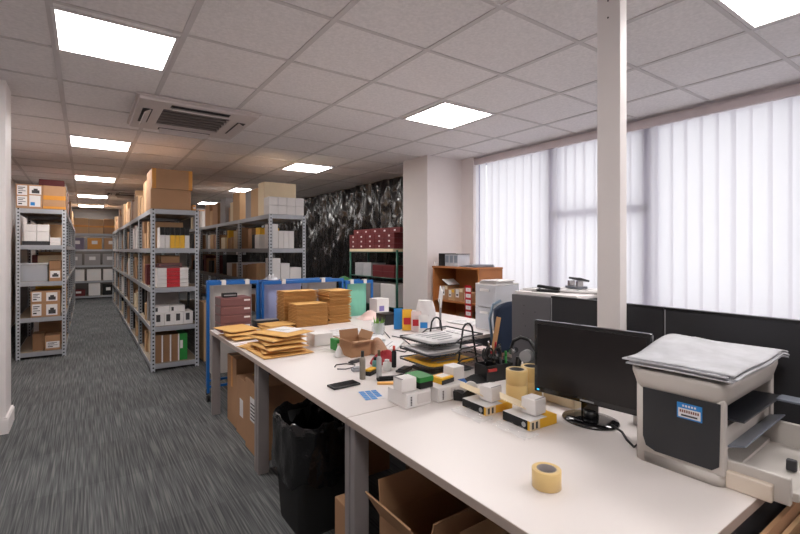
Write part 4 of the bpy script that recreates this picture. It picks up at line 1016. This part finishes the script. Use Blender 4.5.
wb_.grid(36, 14, lambda i, j: (.085*math.cos(2*PI*i)*(1-.35*j**3)*(1+.06*math.sin(5*2*PI*i+7*j)), .10*math.sin(2*PI*i)*(1-.25*j**3)*(1+.05*math.sin(4*2*PI*i-5*j)), .003+.25*j), mat('white_bag', (232, 228, 228), .5, bump=.5, bscale=25))
wb_.grid(4, 4, lambda i, j: (-.04+.08*i, -.05+.10*j, .252), mat('white_bag', (232, 228, 228), .5))
o = wb_.build('carrier_bag', None, (2.42, 3.06, DZ)); tag(o, 'white carrier bag standing full on the window-row desk', 'bag')
wc = thing('tablet_stand', 'white tablet propped at a slant behind the white carrier bag', 'tablet', (2.62, 3.14, DZ), -.5)
MB().box(-.006, .006, -.055, .055, .24, .40, white_m, Matrix.Rotation(-.0, 4, 'Y') @ Matrix.Rotation(.5, 4, 'X'), bev=.003).build('tablet', wc); MB().cyl((0, -.14, 0), .01, .26, grey_card, 12).cyl((0, -.14, 0), .05, .008, grey_card, 24).build('stand', wc)
carton('parcel_box', 'white carton with printed mark at the far edge of the window-row desk', 2.47, 2.62, 3.93, 4.08, DZ, .18, white_m, stickers=[('f', .2, .6, .3, .6, mat('violet_print', (120, 110, 170), .6))])
for i, (x, y, w, d, rz) in enumerate([(1.75, 3.35, .30, .22, .3), (1.80, 2.98, .22, .3, -.4), (1.78, 2.72, .3, .22, .7), (2.5, 2.78, .3, .22, .2), (2.65, 3.6, .3, .25, -.3), (2.95, 3.1, .22, .3, .1), (2.6, 3.85, .22, .16, .5)]):
    sheet_stack('paper_stack', 'loose white papers '+['on the desk beside the white box', 'before the glass jar', 'on the desk behind the red packet', 'at the window-row desk front edge', 'beyond the black device', 'towards the bookcase on the window-row desk', 'before the white printed carton'][i], x, y, DZ, w, d, 3, rz)
pkx = MB().grid(14, 12, lambda i, j: (-.13+.26*i, -.09+.18*j, .003+.06*math.sin(PI*i)*math.sin(PI*j)*(1+.4*math.sin(9*i+7*j))), mat('pink_wrap', (224, 196, 190), .5, var=.2)).build('plastic_wrapping', None, (2.35, 3.86, DZ)); tag(pkx, 'pinkish crumpled wrapping beside the padded envelope stacks', 'wrapping')
# pale drawers tower
dt = thing('drawer_tower', 'frosted plastic drawer tower on the desk beside the bookcase', 'drawers', (2.97, 2.74, DZ))
frw = mat('drawer_white', (224, 222, 220), .5)
MB().box(-.15, .15, -.115, .115, .388, .40, frw).box(-.15, .15, -.115, .115, .192, .202, frw).box(-.15, .15, -.115, .115, 0, .01, frw).box(-.15, -.142, -.115, .115, .01, .388, frost_m).box(.142, .15, -.115, .115, .01, .388, frost_m).box(-.142, .142, .107, .115, .01, .388, frost_m).build('casing', dt)
for z in (.012, .204):
    d_ = MB().box(-.148, .138, -.125, -.118, z, z+.18, frost_m).box(-.155, -.148, -.12, .10, z, z+.18, frost_m).box(-.14, .138, -.117, .1, z, z+.006, frost_m).box(-.165, -.155, -.05, .05, z+.13, z+.15, frw).build('drawer', dt)
sheet_stack('paper_stack', 'packets and papers lying on the frosted drawer tower', 2.95, 2.72, DZ+.401, .24, .18, 7, .1, white_m)
carton('parcel_box', 'pale folder box inside the upper frosted drawer', 2.85, 3.05, 2.65, 2.78, DZ+.212, .1, cream_m, detail=False)
# chair with dark blue back
ch = thing('office_chair', 'office chair with dark blue backrest between the cabinet and drawer tower', 'chair', (2.73, 2.20, 0), -.55)
cf = mat('navy_fabric', (22, 36, 58), .85, bump=.3, bscale=120)
MB().box(-.23, .23, -.23, .23, .45, .53, cf, bev=.03).build('seat', ch)
bk_ = MB().grid(12, 10, lambda i, j: (-.20+.40*i, .22+.05*(1-(2*i-1)**2)+.05*j, .60+.40*j-.06*abs(2*i-1)**2.5*j), cf).build('backrest', ch); sd = bk_.modifiers.new('thickness', 'SOLIDIFY'); sd.thickness = .05
MB().tube([(-.19, .30, .62), (-.205, .36, .85), (-.17, .38, .965), (-.1, .40, .995)], .012, mat('slate_trim', (112, 132, 150), .4)).build('edge_trim', ch)
MB().tube([(0, .1, .44), (0, .27, .46), (0, .30, .62)], .022, black_m).build('back_bracket', ch)
MB().cyl((0, 0, .10), .028, .35, black_m, 16).build('gas_column', ch)
for k in range(5):
    a = 2*PI*k/5+.2
    lg = MB().tube([(0, 0, .11), (.26*math.cos(a), .26*math.sin(a), .075)], [.026, .016], black_m).build('foot', ch)
    MB().cyl((.26*math.cos(a)-.012, .26*math.sin(a), .029), .028, .024, black_m, 14, axis='x').build('castor', lg)
# ------------------------------------------------------------------ bookcase
bc = thing('bookcase', 'low beech bookcase in the corner between white column and blind', 'bookcase', (4.065, 4.285, 0))
hx, hy, ht = .205, .435, 1.205
MB().box(-hx, hx, -hy, -hy+.02, 0, ht-.022, wood_m).build('side_panel', bc); MB().box(-hx, hx, hy-.02, hy, 0, ht-.022, wood_m).build('side_panel', bc)
MB().box(-hx-.008, hx, -hy-.008, hy+.008, ht-.022, ht, wood_m, bev=.002).build('top', bc)
MB().box(hx-.012, hx-.001, -hy+.02, hy-.02, 0, ht-.022, wood_m).build('back_panel', bc)
for z in (.06, .42, .765): MB().box(-hx+.004, hx-.012, -hy+.02, hy-.02, z-.02, z, wood_m).build('shelf', bc)
BZ = .766
for i, (y0, y1, h, m, lb) in enumerate([(4.46, 4.58, .18, carton_m[0], 'tall brown box'), (4.33, 4.45, .14, carton_m[1], 'pale brown box'), (4.17, 4.32, .16, carton_m[0], 'wide brown box'), (4.03, 4.15, .12, carton_m[1], 'low brown box')]):
    carton('parcel_box', lb+' on the upper shelf of the beech bookcase', 3.90, 4.1, y0, y1, BZ, h, m, stickers=[('l', .1, .5, .3, .95, white_m, [(.2, .8, .2, .4, ink_m)]), ('l', .55, .95, .75, 1, yellow_m if i % 2 else cream_m)])
o = MB().box(-.1, .1, -.07, .07, 0, .006, grey_card, Matrix.Rotation(.5, 4, 'X')).box(-.1, .1, -.07, .07, .006, .008, paper_m, Matrix.Rotation(.5, 4, 'X')).build('booklet', None, (3.99, 4.50, BZ+.225)); tag(o, 'grey booklet slanting on the tall brown box in the bookcase', 'booklet')
ls = thing('label_strip', 'red and white label strip hanging down the bookcase front', 'label strip', (3.845, 4.02, 0))
MB().box(0, .002, -.055, .055, .53, .985, red_m).build('backing', ls)
for i in range(6): MB().box(-.001, 0, -.045, .04, .545+i*.073, .59+i*.073, paper_m).box(-.0016, -.001, -.02, .01, .56+i*.073, .575+i*.073, mat('faint_print', (206, 200, 198), .6)).build('printed_label', ls)
tape_roll('yellow tape roll on the lower bookcase shelf', (3.93, 4.40, .421), .05, .05, .03, yellow_m)
carton('parcel_box', 'brown box deep on the lower bookcase shelf', 4.0, 4.2, 4.1, 4.35, .421, .18, carton_m[2], detail=False)
og2 = thing('parts_organiser', 'black and clear organiser box on top of the beech bookcase', 'organiser', (4.02, 4.47, ht+.001))
MB().box(-.12, .12, -.02, .22, 0, .17, clear_m).box(-.12, .12, -.225, -.03, 0, .165, black_m, bev=.004).build('casing', og2) if False else None
MB().box(-.1, .1, .07, .2, 0, .17, black_m, bev=.004).build('dark_drawers', og2)
for k in range(3): MB().box(-.105, .1, -.19+k*.085, -.11+k*.085, .002, .155, frost_m).box(-.108, -.105, -.18+k*.085, -.12+k*.085, .05, .14, mat('slot_grey', (120, 128, 140), .3)).build('clear_drawer', og2)
MB().box(-.1, .1, -.2, .07, .157, .165, dark_m).build('frame', og2)
carton('parcel_box', 'tiny white box at the front corner of the bookcase top', 3.87, 3.92, 4.67, 4.715, ht+.001, .06, white_m, detail=False)
for (y, w, d, n, lb, rz) in [(4.16, .3, .14, 5, 'papers lying on the bookcase top beside the organiser', .1), (4.02, .34, .12, 8, 'grey files lying at the end of the bookcase top', -.08)]:
    sheet_stack('paper_stack', lb, 4.06, y, ht+.001, w, d, n, rz, mat('file_grey', (170, 174, 186), .6))
for i, (pts, lb) in enumerate([([at(385, 345, .735), at(395, 350, .735), at(405, 352, .735), at(412, 346, .735), at(402, 338, .735), at(392, 336, .735)], 'thin grey cable looping on the desk behind the red packet'),
                               ([at(366, 342, .735), at(372, 333, .735), at(383, 330, .735), at(390, 338, .735)], 'thin grey cable curling beside the glass jar')]):
    tag(MB().tube(pts, .004, ink_m).build('cable'), lb, 'cable')
for (u, v, a_, m, sz, lb, nm_) in [(356, 362, .3, ink_m, (.05, .02, .015), 'dark staple remover before the small open carton', 'staple_remover'), (388, 380, -.4, blackmatt, (.06, .018, .02), 'black clamp lying by the slim bottles', 'clamp'),
                              (404, 371, .5, dark_m, (.05, .03, .02), 'dark clip box beside the craft knife', 'clip_box'), (357, 371, -.2, steel_m, (.03, .02, .025), 'small metal bulldog clip before the open carton', 'bulldog_clip'),
                              (383, 361, .2, mat('purple', (92, 50, 86), .5), (.022, .022, .05), 'small purple topped pot behind the white tub', 'pot')]:
    p = at(u, v, DZ); w_, d_, h_ = sz
    t = thing(nm_, lb, nm_.replace('_', ' '), (p.x, p.y, DZ), a_)
    MB().box(-w_, w_, -d_, d_, 0, h_*.6, m, bev=.003).build('base', t); MB().box(-w_*.8, w_*.9, -d_*.7, d_*.7, h_*.6, h_, m, bev=.003).build('upper_jaw' if 'cl' in nm_ or 'staple' in nm_ else 'lid', t)
gc = MB().grid(14, 10, lambda i, j: (-.11+.22*i, -.07+.14*j, .004+.028*math.sin(PI*i)*math.sin(PI*j)*(1+.6*math.sin(11*i+5*j))), mat('green_sheet', (52, 110, 56), .5, bump=.5)).build('green_bag', None, (2.42, 4.55, 1.077)); tag(gc, 'crumpled green bag lying over the right blue frame', 'bag')
# ------------------------------------------------------------------ under the desks
LB = [(.1, .9, .1+.15*i, .16+.15*i, ink_m) for i in range(5)]
carton('cardboard_box', 'tall brown carton under the far end of the desk', .985, 1.4, 3.66, 3.93, .001, .55, carton_m[0], tape=(orange_tape, 'x'))
carton('cardboard_box', 'brown carton with white diamond mark under the desk', .975, 1.4, 3.34, 3.62, .001, .44, carton_m[0], stickers=[('l', .35, .65, .35, .65, paper_m)])
carton('cardboard_box', 'brown carton with white document label, just beyond the middle desk leg', .955, 1.45, 2.98, 3.31, .001, .50, carton_m[0], stickers=[('l', .35, .75, .45, .78, paper_m, LB)])
carton('cardboard_box', 'brown carton under the desk between middle leg and black bin', 1.10, 1.62, 2.42, 2.74, .001, .40, carton_m[0], tape=(orange_tape, 'y'))
carton('cardboard_box', 'small brown carton lying on the carton behind the black bin', 1.2, 1.55, 2.45, 2.7, .402, .12, carton_m[2])
carton('cardboard_box', 'dark brown carton at the back under the far desk', 1.5, 1.95, 3.0, 3.5, .001, .46, carton_m[2])
carton('cardboard_box', 'brown carton at the back under the middle desk, behind the bin', 1.66, 1.98, 1.75, 2.3, .001, .42, carton_m[0])
for (x, y, lb) in [(1.22, 3.45, 'kraft packet on the diamond marked carton under the desk')]:
    envelope(lb, x, y, .442, .27, .2, .02, .3)
open_carton('open brown carton under the near desk just past the paired legs', .93, 1.46, 1.17, 1.46, .001, .40, carton_m[0], .13, (.55, .2, .3, .12))
open_carton('big open brown carton under the printer end of the desk', .985, 1.62, .56, 1.03, .001, .40, carton_m[1], .12, (.35, .3, .6, .35))
envelope('brown packet lying inside the open carton past the paired legs', 1.15, 1.29, .02, .34, .24, .03, .1)
carton('cardboard_box', 'brown carton under the near desk at the back by the screens', 1.68, 1.98, 1.0, 1.45, .001, .5, carton_m[0])
carton('parcel_box', 'narrow brown carton standing beside the near leg of the bin', .93, 1.02, 1.72, 1.84, .001, .30, carton_m[0], detail=False)
for i in range(5):
    o = MB().box(-.36, .36, -.006, .006, 0, .685-.02*(i % 3), carton_m[i % 3]).build('flat_cardboard', None, (1.66+.02*(i % 2), .33-i*.02, .002))
    o.rotation_euler = (-.12, 0, .0)
    tag(o, ['first', 'second', 'third', 'fourth', 'last'][i]+' flattened carton leaning at the near desk end below the printer tray', 'cardboard', 'flattened cartons leaning at the desk end')
# waste bin with liner
wbn = thing('waste_bin', 'tall black waste bin with a black liner folded over its rim', 'bin', (.985, 2.21, 0), .0)
bn_ = MB()
def brr(s_, z): return rrect(-.155*s_, .155*s_, -.185*s_, .185*s_, .04, z, 6)
loft(bn_, [brr(.80, .002), brr(.82, .02), brr(1.0, .52), brr(1.03, .53), brr(.97, .53), brr(.79, .03)], blackmatt); bn_.build('bin_body', wbn)
lin_m = mat('bin_liner', (18, 18, 20), .14, bump=1.0, bscale=14)
ln = MB(); N = 72
def lr(i, j):
    a = 2*PI*i; c, s_ = math.cos(a), math.sin(a); k = (abs(c)**4.5+abs(s_)**4.5)**(-1/4.5)
    prof = [(1.10, .27+.02*math.sin(5*a)+.012*math.sin(11*a+1)), (1.13, .34), (1.11, .45), (1.10, .535), (1.06, .565+.012*math.sin(7*a)+.006*math.sin(17*a)), (1.0, .55), (.9, .42), (.86, .25)]
    t = j*(len(prof)-1); q = min(int(t), len(prof)-2); f = t-q
    r_ = prof[q][0]*(1-f)+prof[q+1][0]*f; z = prof[q][1]*(1-f)+prof[q+1][1]*f
    r_ *= 1+.018*math.sin(11*a+9*j)+.012*math.sin(19*a-12*j)
    return (.155*c*k*r_, .185*s_*k*r_, z)
ln.grid(N, 28, lr, lin_m); ln.build('liner', wbn)
MB().box(-.166, -.160, -.06, .0, .27, .285, burg_m).build('bag_tie', wbn) if False else None
# ================================================================== LIGHT AND CAMERA
w = bpy.data.worlds.new('sky'); SC.world = w; w.use_nodes = True
nt = w.node_tree; bg = nt.nodes['Background']
bg.inputs['Color'].default_value = (.965, .97, 1.0, 1); bg.inputs['Strength'].default_value = .90
cam = bpy.data.cameras.new('camera'); co = bpy.data.objects.new('camera', cam); COL.objects.link(co)
co.location = (0, 0, EYE); co.rotation_euler = (PI/2, 0, -TH)
cam.sensor_width = 36; cam.lens = FPX/800*36; cam.shift_y = -17/800; cam.clip_start = .05
SC.camera = co
vs = SC.view_settings
vs.view_transform = 'Standard'; vs.look = 'None'; vs.gamma = 1; vs.use_curve_mapping = False; vs.exposure = 0.68
SC.cycles.max_bounces = 8; SC.cycles.diffuse_bounces = 5; SC.cycles.transparent_max_bounces = 12
SC.cycles.sample_clamp_indirect = 6.0
SC.cycles.use_denoising = True
